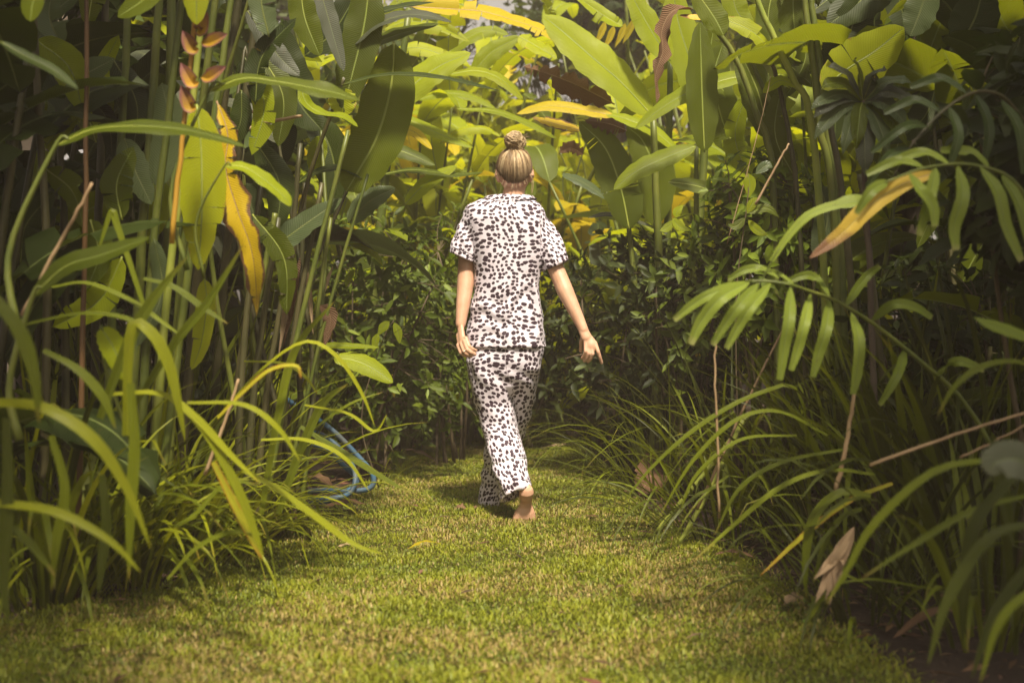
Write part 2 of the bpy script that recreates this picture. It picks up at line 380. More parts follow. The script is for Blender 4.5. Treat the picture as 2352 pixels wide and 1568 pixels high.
edge_d = [(0, 1450), (150, 1405), (300, 1365), (450, 1322), (590, 1272), (640, 1222), (720, 1185), (840, 1140), (900, 1085),
          (930, 1040), (1050, 1006), (1176, 998), (1310, 1010), (1350, 1060), (1410, 1120), (1480, 1185), (1590, 1235),
          (1690, 1290), (1800, 1350), (1850, 1415), (1960, 1480), (2060, 1568)]
poly = [tuple(G(*p))[:2] for p in edge_d]
poly = [(-2.6, -3.0), (-2.3, 1.6)] + poly + [(0.95, 1.9), (1.2, -3.0)]
poly = np.array(poly)
def inside(px, py):
    r = np.zeros(len(px), bool); n = len(poly); j = n - 1
    for i in range(n):
        xi, yi = poly[i]; xj, yj = poly[j]
        c = ((yi > py) != (yj > py)) & (px < (xj - xi) * (py - yi) / (yj - yi + 1e-12) + xi)
        r ^= c; j = i
    return r
def edge_dist(px, py):
    d = np.full(len(px), 9.0)
    for i in range(len(poly)):
        a = poly[i - 1]; c = poly[i]; e = c - a; q = np.stack([px, py], 1) - a
        u = np.clip((q @ e) / (e @ e), 0, 1); d = np.minimum(d, np.linalg.norm(q - u[:, None] * e, axis=1))
    return d
# the lawn sheet: a fine grid clipped to the lawn outline
gx = np.arange(-2.6, 1.6, 0.07); gy = np.arange(-3, 9.4, 0.07)
XX, YY = np.meshgrid(gx, gy); ins = inside(XX.ravel(), YY.ravel()).reshape(XX.shape)
idx = -np.ones(XX.shape, int); V = []; F = []
for j in range(len(gy) - 1):
    for i in range(len(gx) - 1):
        if ins[j, i] and ins[j + 1, i] and ins[j, i + 1] and ins[j + 1, i + 1]:
            q = []
            for jj, ii in ((j, i), (j, i + 1), (j + 1, i + 1), (j + 1, i)):
                if idx[jj, ii] < 0:
                    idx[jj, ii] = len(V); x, y = gx[ii], gy[jj]
                    V.append((x, y, hill(x, y) + 0.010))
                q.append(idx[jj, ii])
            F.append(q)
add('lawn', new_mesh('lawn', V, F, M['thatch']), kind='structure', label='sunlit lawn path curving between the planted beds')

def hill_np(x, y): return 0.012 * np.sin(x * 2.1 + 0.4) * np.sin(y * 1.7) + 0.008 * np.sin(x * 5.3 + y * 3.1)
def vnoise(x, y, s, seed):
    r = np.random.default_rng(seed); g = r.random((128, 128)); x = x * s + 40; y = y * s + 40
    xi = np.floor(x).astype(int); yi = np.floor(y).astype(int); u = x - xi; v = y - yi; u = u * u * (3 - 2 * u); v = v * v * (3 - 2 * v)
    a = g[yi % 128, xi % 128]; b_ = g[yi % 128, (xi + 1) % 128]; c_ = g[(yi + 1) % 128, xi % 128]; d_ = g[(yi + 1) % 128, (xi + 1) % 128]
    return (a * (1 - u) + b_ * u) * (1 - v) + (c_ * (1 - u) + d_ * u) * v
def grass_field(n, ymin, ymax, lmin, lmax, wid, spread=0.045):
    px = nrng.uniform(-2.6, 1.6, n * 3); py = nrng.uniform(ymin, ymax, n * 3)
    jx = px + nrng.normal(0, spread, n * 3); jy = py + nrng.normal(0, spread, n * 3)
    k = inside(jx, jy); px, py = px[k][:n], py[k][:n]; n = len(px)
    tuft = vnoise(px, py, 7, 1); dryn = vnoise(px, py, 3.3, 2) * 0.65 + vnoise(px, py, 11, 3) * 0.35
    ed = np.clip(edge_dist(px, py) / 0.25, 0, 1)
    L = nrng.uniform(lmin, lmax, n) * (0.65 + 0.7 * tuft); az = nrng.uniform(0, 2 * np.pi, n)
    el = np.radians(nrng.uniform(18, 78, n)); w = wid * nrng.uniform(0.6, 1.35, n)
    d = np.stack([np.cos(az), np.sin(az), np.zeros(n)], 1); sdv = np.stack([-np.sin(az), np.cos(az), np.zeros(n)], 1)
    B = np.stack([px, py, hill_np(px, py) + 0.006], 1)
    mid = B + d * (L * 0.5 * np.cos(el))[:, None]; mid[:, 2] += L * 0.55 * np.sin(el)
    tip = B + d * (L * np.cos(el) * 1.1)[:, None]; tip[:, 2] += L * 0.8 * np.sin(el)
    V = np.stack([B - sdv * (w * .35)[:, None], B + sdv * (w * .35)[:, None], mid - sdv * (w * .5)[:, None], mid + sdv * (w * .5)[:, None], tip], 1).reshape(-1, 3)
    o = (np.arange(n) * 5)[:, None]
    T = np.concatenate([o + [0, 1, 3], o + [0, 3, 2], o + [2, 3, 4]], 1).reshape(-1, 3)
    green = np.array([0.130, 0.170, 0.010]); lime = np.array([0.320, 0.330, 0.022]); tan = np.array([0.44, 0.33, 0.110])
    f = np.clip(nrng.random(n) * 0.75 + (tuft - 0.4) * 0.7, 0, 1)[:, None]
    c = green * (1 - f) + lime * f
    dry = nrng.random(n) < np.clip((dryn - 0.40) * 1.7, 0.05, 0.50) * (0.45 + 0.55 * ed)
    c[dry] = tan * nrng.uniform(0.6, 1.05, dry.sum())[:, None]
    return V, T, np.repeat(c, 5, axis=0)
parts_ = [grass_field(150000, 2.1, 4.2, 0.014, 0.034, 0.0042), grass_field(130000, 4.2, 9.3, 0.014, 0.033, 0.0046, 0.06), grass_field(14000, -2.5, 2.1, 0.025, 0.05, 0.006)]
off = 0; Vs, Ts, Cs = [], [], []
for V, T, C in parts_: Vs.append(V); Ts.append(T + off); Cs.append(C); off += len(V)
add('grass', fast_mesh('grass', np.concatenate(Vs), np.concatenate(Ts), M['grass'], np.concatenate(Cs)), kind='stuff',
    label='short green and straw-coloured grass blades of the lawn', cat='grass')

# ------------------------------------------------------------------ plant builders
def hero_leaf(par, mat, pts, w, N=(0, -1, 0.35), n=22, stem_to=None, stem_r=0.008, smat='stem', midrib=True, name='leaf', label=None, **kw):
    """One leaf whose midrib passes the given (x, y, distance) sightings; w = full width on the photograph."""
    last = pts[0][2]; q = []
    for p in pts:
        if len(p) == 3: last = p[2]
        q.append(P(p[0], p[1], last))
    c = catmull(q, n); Y = float(np.mean([v.y for v in q]))
    W = w / FD * Y / 2
    kw.setdefault('seed', rng.randrange(10 ** 6))
    lf = add(name, blade_mesh(name, c, W, N, M[mat], **kw), par, label=label)
    if midrib:
        T = tangents(c); k = int(n * 0.93)
        rr = np.linspace(0.0045, 0.0012, k) * (W / 0.08) ** 0.5
        NN = np.asarray(N, float); NN = NN[0] if NN.ndim == 2 else NN
        add('midrib', tube_mesh('midrib', c[:k] - unit(NN) * 0.0015, rr, M['stemL' if mat in ('bright', 'lime', 'mid', 'strapL') else ('stalk' if mat in ('yellow', 'yellowbrown', 'tipbrown', 'dry', 'straw') else 'stem')], 5), lf)
    if stem_to is not None:
        a = P(*stem_to) if len(stem_to) == 3 else Vector(stem_to[:3])
        d0 = Vector(c[0]) - Vector(c[1])
        mid_ = (Vector(c[0]) + a) / 2 + d0.normalized() * (Vector(c[0]) - a).length * 0.16
        cc = catmull([a, mid_, c[0], c[2]], 14)
        add('stem', tube_mesh('stem', cc, np.linspace(stem_r * 1.5, stem_r * 0.45, 14), M[smat], 7), par)
    return lf

def hero_stem(par, pts, r0, r1, mat='stem', name='stem', n=16):
    last = pts[0][2]; q = []
    for p in pts:
        if len(p) == 3: last = p[2]
        q.append(P(p[0], p[1], last))
    c = catmull(q, n)
    c[1:-1] += nrng.normal(0, 0.0012, (n - 2, 3))
    return add(name, tube_mesh(name, c, np.linspace(r0, r1, n), M[mat], 8), par)

# shared leaf shapes for the plants that fill the beds: unit length, rising from the origin and arching along +X
VAR = []
for k in range(9):
    r_ = random.Random(100 + k)
    e0, e1 = math.radians(r_.uniform(55, 85)), math.radians(r_.uniform(-75, 25))
    n = 18; p = np.zeros(3); cv = [p.copy()]
    for i in range(n - 1):
        e = e0 + (e1 - e0) * (i / (n - 2)) ** 1.4
        yaw = 0.25 * math.sin(k) * i / n
        p = p + np.array([math.cos(e) * math.cos(yaw), math.cos(e) * math.sin(yaw), math.sin(e)]) / (n - 1); cv.append(p.copy())
    cv = np.array(cv)
    T = tangents(cv); up = np.cross(np.cross(T, [0, 0, 1.0]) + [0, -0.02, 0], T); up = np.array([[-math.sin(e0), 0, math.cos(e0)], [-math.sin(e1), 0, math.cos(e1)]])
    VAR.append(blade_mesh('leaf', cv, r_.uniform(0.105, 0.15), up, M['mid'], profile='paddle', fold=r_.uniform(0.1, 0.4), sag=0.25,
                          ripple=r_.uniform(0.02, 0.10), waves=r_.uniform(2, 4), tears=(0, 3, 4, 0, 7, 2, 5, 6, 1)[k], seed=k, cols=3))
def heliconia(label, loc, n, h, L, mats, lean=(0, 0), spread=0.35, az=(0, 360), group=None, seed=0, smat='stem', low=0.35, name='heliconia', kk=(3, 4, 4, 5)):
    r_ = random.Random(seed); loc = Vector(loc)
    t_ = thing(name, label, 'plant', loc, group)
    for i in range(n):
        a = r_.uniform(0, 6.28); rad = spread * math.sqrt(r_.random())
        b0 = loc + Vector((math.cos(a) * rad * 0.5, math.sin(a) * rad * 0.5, -0.02))
        hh = h * r_.uniform(0.7, 1.05)
        d = Vector((math.cos(a) * rad * 0.5 + lean[0] * r_.uniform(0.5, 1.2), math.sin(a) * rad * 0.5 + lean[1] * r_.uniform(0.5, 1.2), 1)).normalized()
        c = arc(b0, d, hh, 0.25, 10, 0.01, r_)
        add('stem', tube_mesh('stem', c, np.linspace(0.022, 0.010, 10) * r_.uniform(0.7, 1.2), M[smat], 6), t_)
        k = r_.choice(kk)
        for j in range(k):
            f = low + (1 - low) * (j / (k - 1)); f = min(1, f + r_.uniform(-0.06, 0.06))
            p = Vector(c[min(9, int(f * 9))])
            yaw = math.radians(r_.uniform(*az)); sc = L * r_.uniform(0.7, 1.15)
            mt = Matrix.Translation(p) @ Matrix.Rotation(yaw, 4, 'Z') @ Matrix.Rotation(r_.uniform(-0.35, 0.35), 4, 'X') @ Matrix.Rotation(r_.uniform(-0.25, 0.5), 4, 'Y') @ Matrix.Diagonal((sc, sc * r_.uniform(0.85, 1.2), sc, 1))
            add('leaf', r_.choice(VAR), t_, M[r_.choice(mats)], mt)
    return t_

def strap_clump(label, loc, n, length, w, mats, lean=(0, 0, 0), spread=0.12, droop=2.2, tilt=(0.15, 0.75), az=(0, 360), group=None, seed=0, name='strap_leaf_plant', cat='plant', prof='strap', cols=2, root=None):
    r_ = random.Random(seed); loc = Vector(loc)
    t_ = root or thing(name, label, cat, loc, group)
    for i in range(n):
        a = math.radians(r_.uniform(*az)); tl = r_.uniform(*tilt); rad = spread * math.sqrt(r_.random())
        b0 = loc + Vector((math.cos(a) * rad, math.sin(a) * rad, -0.01))
        d = Vector((math.cos(a) * tl + lean[0], math.sin(a) * tl + lean[1], 1.0))
        ln = length * r_.uniform(0.55, 1.1)
        c = arc(b0, d, ln, droop * r_.uniform(0.5, 1.3), 13, 0.012, r_)
        N0 = (-math.cos(a) * 0.8 + r_.uniform(-.3, .3), -math.sin(a) * 0.8 + r_.uniform(-.3, .3), 0.5); N1 = (math.cos(a) * 0.5 + r_.uniform(-.4, .4), math.sin(a) * .5 + r_.uniform(-.4, .4), 0.9)
        add('leaf', blade_mesh('leaf', c, w * r_.uniform(0.7, 1.2) / 2, (N0, N1), M[r_.choice(mats)], profile=prof, fold=r_.uniform(0.15, 0.5), sag=0.1, ragged=0.01, ripple=0.03, cols=cols, seed=r_.randrange(10 ** 6)), t_)
    return t_

# a small shrub leaf: eight triangles, folded along the midrib
def small_leaf(len_=1.0, wid=0.42, bend=0.15):
    xs_ = [0, 0.3, 0.65, 1.0]; ws = [0.03, 0.85, 0.75, 0.0]; V = []; 
    for x, w_ in zip(xs_, ws):
        z = -bend * x * x
        V += [(x * len_, 0, z * len_), (x * len_, w_ * wid / 2 * len_, (z + 0.10 * w_) * len_), (x * len_, -w_ * wid / 2 * len_, (z + 0.10 * w_) * len_)]
    F = []
    for i in range(3):
        a, c = i * 3, i * 3 + 3
        F += [(a, c, c + 1), (a, c + 1, a + 1), (a, a + 2, c + 2), (a, c + 2, c)]
    return np.array(V), np.array(F)
SLV, SLF = small_leaf()
def shrub(label, loc, rx, ry, h, n_tips, leaf_len, mat, mat1, singles=150, group=None, seed=0, z0=0.1, name='leafy_shrub', gaps=0.25):
    """Leafy shrub: branching twigs, whorls of leaves at the tips; the whorls nearest the path are single leaves."""
    r_ = np.random.default_rng(seed); rr = random.Random(seed); loc = Vector(loc)
    t_ = thing(name, label, 'shrub', loc, group)
    tips = []
    while len(tips) < n_tips:
        p = r_.uniform(-1, 1, 3); q = np.linalg.norm(p)
        if q > 1 or q < 0.35: continue
        if noise.noise(Vector(p * 2.3) + Vector((seed, 0, 0))) < -gaps: continue
        tips.append(p)
    tips = np.array(tips)
    W = np.stack([loc.x + tips[:, 0] * rx, loc.y + tips[:, 1] * ry, z0 + (tips[:, 2] * 0.5 + 0.5) * (h - z0)], 1)
    me1 = new_mesh('leaf', SLV, SLF, M[mat1])
    order = np.argsort(W[:, 1] + 0.15 * r_.random(len(W)))       # nearest the camera first
    left = singles; VS, FS = [], []; off = 0
    for k in order:
        tip = W[k]; outd = unit(tips[k] * [1, 1, 0.5] + [0, -0.25, 0.35])
        m_ = rr.randint(4, 7)
        ax = unit(outd + r_.normal(0, 0.3, 3)); e1 = unit(np.cross(ax, r_.normal(0, 1, 3))); e2 = np.cross(ax, e1)
        for j in range(m_):
            ph = 2.4 * j + r_.uniform(-.3, .3); op = r_.uniform(0.75, 1.35)
            d = unit(ax * math.cos(op) + (e1 * math.cos(ph) + e2 * math.sin(ph)) * math.sin(op) + [0, 0, -0.12])
            s_ = leaf_len * (r_.uniform(0.35, 0.8) if r_.random() < .35 else r_.uniform(0.75, 1.4))
            zz = unit(ax - d * np.dot(ax, d) + r_.normal(0, 0.15, 3)); yy = unit(np.cross(zz, d)); zz = np.cross(d, yy)
            R = np.stack([d, yy, zz], 1); o_ = tip + ax * (-0.012 * j) + r_.normal(0, 0.008, 3)
            if left > 0:
                mt = Matrix([[*(R[i] * s_), o_[i]] for i in range(3)] + [[0, 0, 0, 1]]); add('leaf', me1, t_, None, mt); left -= 1
            else:
                VS.append(SLV * s_ @ R.T + o_); FS.append(SLF + off); off += len(SLV)
    add('foliage', fast_mesh('foliage', np.concatenate(VS), np.concatenate(FS), M[mat]), t_, kind='stuff')
    # twigs: main shoots from the ground, side twigs to the whorls
    tv, tf = [], []
    def tube_to(a, c_, r0, r1, bow=0.06):
        md = (a + c_) / 2 + r_.normal(0, bow, 3) * np.linalg.norm(c_ - a)
        V_, F_ = tube_vf(catmull([a, md, c_], 6), np.linspace(r0, r1, 6), 4, False); o_ = len(tv)
        tv.extend(V_); tf.extend([tuple(i + o_ for i in f) for f in F_])
    hubs = []
    for i in range(7):
        a = np.array([loc.x + r_.normal(0, 0.08), loc.y + r_.normal(0, 0.08), -0.02])
        c_ = np.array([loc.x + r_.uniform(-.6, .6) * rx, loc.y + r_.uniform(-.6, .6) * ry, z0 + (h - z0) * r_.uniform(0.45, 0.8)])
        cc = catmull([a, (a + c_) / 2 + r_.normal(0, .05, 3), c_], 8)
        add('branch', tube_mesh('branch', cc, np.linspace(0.012, 0.005, 8), M['twig'], 5), t_); hubs += list(cc[2:])
    hubs = np.array(hubs)
    for w_ in W[::2]:
        tube_to(hubs[np.argmin(np.linalg.norm(hubs - w_, axis=1))], w_, 0.0035, 0.0015)
    add('twigs', new_mesh('twigs', tv, tf, M['twig']), t_, kind='stuff')
    return t_

def frond(par, rachis, leaflets, mat='palm', r0=0.008, w=0.03, smat='stem'):
    c = catmull([P(*p) for p in rachis], 24)
    add('rachis', tube_mesh('rachis', c, np.linspace(r0, r0 * 0.35, 24), M[smat], 7), par)
    for pts, ww in leaflets:
        hero_leaf(par, mat, pts, ww, N=((0.2, -1, 0.5), (0.3, -1, 0.0)), n=14, midrib=False, name='leaflet', profile='leaflet', fold=0.3, sag=0.1, ragged=0.015, cols=3)

def palm_tree(label, loc, h, crown, n, mat, seed, group=None, name='palm_tree', tr=0.10, leafl=26):
    r_ = random.Random(seed); loc = Vector(loc); t_ = thing(name, label, 'palm', loc, group)
    c = arc(loc - Vector((0, 0, .05)), (r_.uniform(-.06, .06), r_.uniform(-.06, .06), 1), h, 0.02, 12, 0.01, r_)
    add('trunk', tube_mesh('trunk', c, np.linspace(tr, tr * 0.7, 12), M['bark'], 10), t_)
    top = c[-1]
    for i in range(n):
        a = i * 2.399 + r_.uniform(-.2, .2); el = math.radians(75 - 95 * i / n)
        d = Vector((math.cos(a) * math.cos(el), math.sin(a) * math.cos(el), math.sin(el)))
        cv = arc(top, d, crown * r_.uniform(0.8, 1.1), 1.2, 16, 0.01, r_)
        V, F = tube_vf(cv, np.linspace(0.016, 0.004, 16), 5); T = tangents(cv)
        um = [(0, 0)] * len(V); un = [(0.3, 0.5)] * len(V)
        for s in range(leafl):
            f = 0.12 + 0.86 * s / leafl; i0 = f * 15; k = int(i0); u = i0 - k
            p = cv[k] * (1 - u) + cv[min(k + 1, 15)] * u; tt = T[k]
            for sg in (-1, 1):
                sd_ = unit(np.cross(tt, [0, 0, 1.0])) * sg
                dd = Vector(sd_ * 0.85 + tt * 0.75 + np.array([0, 0, -0.05 + r_.uniform(-.15, .15)]))
                ln = crown * 0.36 * math.sin(math.pi * (0.12 + 0.8 * f)) * r_.uniform(0.85, 1.1)
                lc = arc(p, dd, ln, 1.0, 6, 0.02, r_)
                v, f_, a1, a2 = blade_vf(lc, crown * 0.011, (0, 0, 1), profile='lance', fold=0.3, cols=1, seed=s)
                o_ = len(V); V += v; F += [tuple(x + o_ for x in q) for q in f_]; um += a1; un += a2
        add('frond', new_mesh('frond', V, F, M[mat], {'m': um, 'n': un}), t_)
    return t_

def leaf_cloud(centers, radii, n, size, r_):
    pts = []
    while len(pts) < n:
        i = r_.integers(len(centers)); p = r_.normal(0, 0.5, 3)
        if np.linalg.norm(p) > 1.15: continue
        pts.append(centers[i] + p * radii[i])
    pts = np.array(pts); d = r_.normal(0, 1, (n, 3)); d[:, 2] -= 0.3; d /= np.linalg.norm(d, axis=1)[:, None]
    e = np.cross(d, r_.normal(0, 1, (n, 3))); e /= np.linalg.norm(e, axis=1)[:, None]
    s = size * r_.uniform(0.6, 1.3, n)[:, None]; nn = np.cross(d, e)
    V = np.stack([pts, pts + d * s * .5 + e * s * .24 + nn * s * .06, pts + d * s, pts + d * s * .5 - e * s * .24 + nn * s * .06], 1).reshape(-1, 3)
    o = (np.arange(n) * 4)[:, None]
    return V, np.concatenate([o + [0, 1, 2], o + [0, 2, 3]], 1).reshape(-1, 3)
def tree(label, loc, h, cr, n, seed, size=0.16, lean=(0, 0), trunk=0.12, base=0.45, group=None, name='tree', mat='tree'):
    r_ = np.random.default_rng(seed); rr = random.Random(seed); loc = Vector(loc); t_ = thing(name, label, 'tree', loc, group)
    top = loc + Vector((lean[0], lean[1], h * 0.75))
    c = catmull([loc - Vector((0, 0, .05)), loc + Vector((lean[0] * .2 + rr.uniform(-.1, .1), lean[1] * .2, h * .35)), top], 12)
    add('trunk', tube_mesh('trunk', c, np.linspace(trunk, trunk * .35, 12), M['bark'], 9), t_)
    cs, rs = [], []
    for i in range(11):
        a = rr.uniform(0, 6.28); s = c[rr.randint(4, 10)]; q = cr * rr.uniform(0.4, 1)
        e = np.array([top.x + math.cos(a) * q, top.y + math.sin(a) * q, h * (base + (1 - base) * rr.random())])
        cc = catmull([s, (s + e) / 2 + [0, 0, .15 * cr], e], 7)
        add('branch', tube_mesh('branch', cc, np.linspace(trunk * .35, 0.012, 7), M['bark'], 5), t_)
        cs.append(e); rs.append(np.array([.55, .55, .4]) * cr * rr.uniform(.7, 1.1))
    V, T = leaf_cloud(cs, rs, n, size, r_)
    add('crown', fast_mesh('crown', V, T, M[mat]), t_, kind='stuff')
    return t_

# ------------------------------------------------------------------ far backdrop: trees and palms behind the garden
gF = 'trees standing behind the garden'
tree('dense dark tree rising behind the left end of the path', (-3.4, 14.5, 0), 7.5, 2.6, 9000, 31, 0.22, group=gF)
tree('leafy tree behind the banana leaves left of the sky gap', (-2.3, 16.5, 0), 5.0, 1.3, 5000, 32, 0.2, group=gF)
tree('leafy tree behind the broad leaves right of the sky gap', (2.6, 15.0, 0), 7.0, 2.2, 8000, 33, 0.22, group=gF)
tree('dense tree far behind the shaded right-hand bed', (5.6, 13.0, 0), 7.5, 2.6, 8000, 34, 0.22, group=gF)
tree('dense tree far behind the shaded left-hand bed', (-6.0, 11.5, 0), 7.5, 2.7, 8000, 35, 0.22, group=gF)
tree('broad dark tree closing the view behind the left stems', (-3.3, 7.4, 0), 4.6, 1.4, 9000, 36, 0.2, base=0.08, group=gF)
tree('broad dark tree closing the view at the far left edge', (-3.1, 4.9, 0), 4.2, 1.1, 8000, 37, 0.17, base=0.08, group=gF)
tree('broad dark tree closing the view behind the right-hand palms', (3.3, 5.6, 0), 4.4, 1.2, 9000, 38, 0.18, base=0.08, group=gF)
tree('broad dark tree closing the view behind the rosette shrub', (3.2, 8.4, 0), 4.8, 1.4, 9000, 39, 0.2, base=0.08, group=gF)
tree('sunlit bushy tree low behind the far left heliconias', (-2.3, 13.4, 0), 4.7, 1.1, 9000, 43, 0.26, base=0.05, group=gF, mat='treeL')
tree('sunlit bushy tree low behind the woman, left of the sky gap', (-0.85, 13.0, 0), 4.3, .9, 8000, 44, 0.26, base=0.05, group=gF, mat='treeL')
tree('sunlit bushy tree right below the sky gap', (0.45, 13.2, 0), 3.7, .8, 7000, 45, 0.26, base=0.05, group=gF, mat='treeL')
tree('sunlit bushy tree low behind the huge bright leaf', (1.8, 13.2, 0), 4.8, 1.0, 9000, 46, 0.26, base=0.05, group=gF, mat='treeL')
palm_tree('feathery palm whose fronds hang left of the sky gap', (-0.75, 13.6, 0), 4.1, 1.8, 13, 'palmD', 41, 'palms behind the garden')
palm_tree('dark palm crown beside the sky gap above the big leaf', (1.35, 14.2, 0), 4.7, 2.1, 15, 'palmD', 42, 'palms behind the garden')

# ------------------------------------------------------------------ heliconias that fill the beds and the end of the path
gB = 'heliconias closing the end of the path'
BR = ('bright', 'lime', 'bright', 'lime', 'mid', 'bright', 'yellow'); BM = ('bright', 'mid', 'lime', 'mid')
heliconia('sunlit heliconia directly behind the woman\'s hair bun', (0.05, 9.6, 0), 10, 2.1, .8, BR, group=gB, seed=1, low=0.2)
heliconia('sunlit heliconia behind the woman\'s left shoulder', (-0.75, 8.9, 0), 10, 2.05, .75, BR, group=gB, seed=2, low=0.2)
heliconia('bright heliconia far back left, under the hanging palm fronds', (-1.6, 10.2, 0), 9, 2.7, 1.0, BR, group=gB, seed=3, low=0.25)
heliconia('sunlit heliconia behind the woman\'s right shoulder', (0.95, 9.0, 0), 10, 2.1, .8, BR, group=gB, seed=4, low=0.2)
heliconia('tall bright heliconia under the dark palm crown', (1.75, 10.0, 0), 9, 2.9, 1.1, BR, group=gB, seed=5, low=0.25)
heliconia('yellow-leaved heliconia deepest in the gap below the sky', (0.3, 11.6, 0), 9, 2.5, 1.0, ('lime', 'yellow', 'bright', 'lime'), group=gB, seed=6, low=0.25)
heliconia('tall heliconia behind the big arching leaves on the right', (2.3, 8.2, 0), 7, 2.9, 1.4, BM, group=gB, seed=7, low=0.2)
heliconia('tall heliconia in half shade far left behind the dark leaves', (-2.2, 8.3, 0), 7, 2.9, 1.4, ('mid', 'mid', 'dark', 'bright'), group=gB, seed=8, low=0.2)
heliconia('low broad-leaved heliconia behind the woman\'s right elbow', (0.85, 7.6, 0), 6, 1.35, 0.95, ('mid', 'bright', 'dark'), group=gB, seed=9, low=0.2)
heliconia('low broad-leaved heliconia behind the woman\'s left sleeve', (-0.62, 7.7, 0), 6, 1.4, 0.9, ('mid', 'bright', 'grey'), group=gB, seed=10, low=0.25)
BS = ('lime', 'bright', 'lime', 'bright', 'bright', 'mid', 'lime', 'mid', 'yellow')
heliconia('small-leaved sunlit heliconia just left of the woman\'s head', (-0.45, 8.2, 0), 10, 1.75, 0.62, BS, group=gB, seed=21, low=0.3, spread=.9)
heliconia('small-leaved sunlit heliconia just right of the woman\'s head', (0.55, 8.3, 0), 10, 1.85, 0.62, BS, group=gB, seed=22, low=0.3, spread=.9)
heliconia('sunlit heliconia with crowded leaves under the arching yellow leaf', (-0.35, 10.4, 0), 11, 2.45, 0.8, BS, group=gB, seed=23, low=0.3, spread=1.3)
heliconia('sunlit heliconia with crowded leaves under the huge bright leaf', (0.9, 10.6, 0), 11, 2.6, 0.8, BS, group=gB, seed=24, low=0.3, spread=1.3)
heliconia('crowded bright heliconia between the hanging dark leaf and the palm', (-1.25, 7.6, 0), 9, 2.0, 0.75, BS, group=gB, seed=25, low=0.3, spread=.8)
heliconia('crowded bright heliconia behind the withered hanging leaf', (1.45, 7.5, 0), 9, 2.3, 0.8, BS, group=gB, seed=26, low=0.3, spread=.8)
heliconia('tall bright heliconia filling the gap left of the arching yellow leaf', (-1.0, 9.4, 0), 12, 3.5, .85, BS, group=gB, seed=33, low=0.35, spread=1.3, kk=(5, 6))
heliconia('tall bright heliconia between the woman\'s bun and the hanging palm fronds', (-0.28, 9.3, 0), 12, 2.5, .75, BS, group=gB, seed=27, low=0.3, spread=1.0)
heliconia('farthest bright heliconia below the sky gap', (-0.2, 12.6, 0), 13, 3.2, 1.0, BS, group=gB, seed=28, low=0.25, spread=2.0)
heliconia('farthest bright heliconia left of the palm trunk', (-1.7, 12.4, 0), 12, 3.3, 1.0, BS, group=gB, seed=29, low=0.25, spread=2.0)
heliconia('farthest bright heliconia right of the dark palm', (1.9, 12.6, 0), 12, 3.4, 1.1, BS, group=gB, seed=30, low=0.25, spread=2.0)
for i_, (x_, y_, lb_) in enumerate([(-2.2, 11.2, 'behind the left palm fronds'), (-0.95, 11.0, 'left of the sky gap'), (0.25, 11.0, 'straight below the sky gap'), (1.3, 11.2, 'right of the sky gap'), (2.6, 11.0, 'behind the tall right-hand stalks')]):
    heliconia('dense wall-like heliconia at the far end, ' + lb_, (x_, y_, 0), 13, (4.3, 4.2, 3.5, 4.3, 4.5)[i_], .9, BS, group=gB, seed=101 + i_, low=0.12, spread=1.7, kk=(6, 8))
gS = 'shaded heliconias in the side beds'
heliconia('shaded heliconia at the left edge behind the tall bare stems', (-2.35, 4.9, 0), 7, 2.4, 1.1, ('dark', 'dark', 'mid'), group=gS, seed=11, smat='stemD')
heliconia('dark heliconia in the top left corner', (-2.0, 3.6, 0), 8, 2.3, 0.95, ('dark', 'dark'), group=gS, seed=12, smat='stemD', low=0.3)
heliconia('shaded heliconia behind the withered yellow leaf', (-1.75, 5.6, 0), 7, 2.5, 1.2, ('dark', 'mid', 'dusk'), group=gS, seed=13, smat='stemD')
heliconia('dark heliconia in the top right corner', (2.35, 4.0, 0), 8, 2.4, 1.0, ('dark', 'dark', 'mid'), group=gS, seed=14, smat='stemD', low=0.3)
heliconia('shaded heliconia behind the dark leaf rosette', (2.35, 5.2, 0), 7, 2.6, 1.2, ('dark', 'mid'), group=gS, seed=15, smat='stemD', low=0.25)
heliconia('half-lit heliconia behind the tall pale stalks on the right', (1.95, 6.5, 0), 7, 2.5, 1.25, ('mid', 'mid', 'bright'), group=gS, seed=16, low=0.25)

# ------------------------------------------------------------------ left: tall stems with flower bracts
HL = thing('flowering_heliconia', 'tall heliconia with orange and pink flower bracts among bare stems at left', 'plant', (-1.05, 3.3, 0), 'heliconias framing the left side')
for i, (xb, xm, xt, Y, r, mt) in enumerate([(175, 196, 200, 3.0, .0075, 'stemR'), (240, 262, 300, 3.5, .014, 'stem'), (285, 325, 372, 3.4, .015, 'stem'), (310, 350, 425, 3.35, .013, 'stem'),
        (340, 385, 395, 3.7, .018, 'stem'), (330, 395, 480, 3.3, .012, 'stemL'), (372, 420, 505, 3.5, .014, 'stem'), (345, 440, 545, 3.3, .012, 'stem'), (400, 460, 560, 3.8, .016, 'stemD'),
        (150, 150, 120, 3.4, .012, 'stemD'), (95, 110, 70, 3.1, .012, 'stemD'), (210, 225, 245, 3.9, .015, 'stemD'), (470, 520, 600, 4.2, .016, 'stemD')]):
    Y += .55; r *= 1.1; gy_ = HZ + FD * CAMH / Y
    hero_stem(HL, [(xb, gy_ + 8, Y), (xm - (xm - xb) * .1, 640), (xm + (xt - xm) * .45, 300), (xt, -90)], r * 1.25, r * .85, mt)
hero_stem(HL, [(395, 560, 3.25), (412, 380), (430, 220), (446, 60), (452, -30)], .0085, .006, 'stemO', 'flower_stalk')
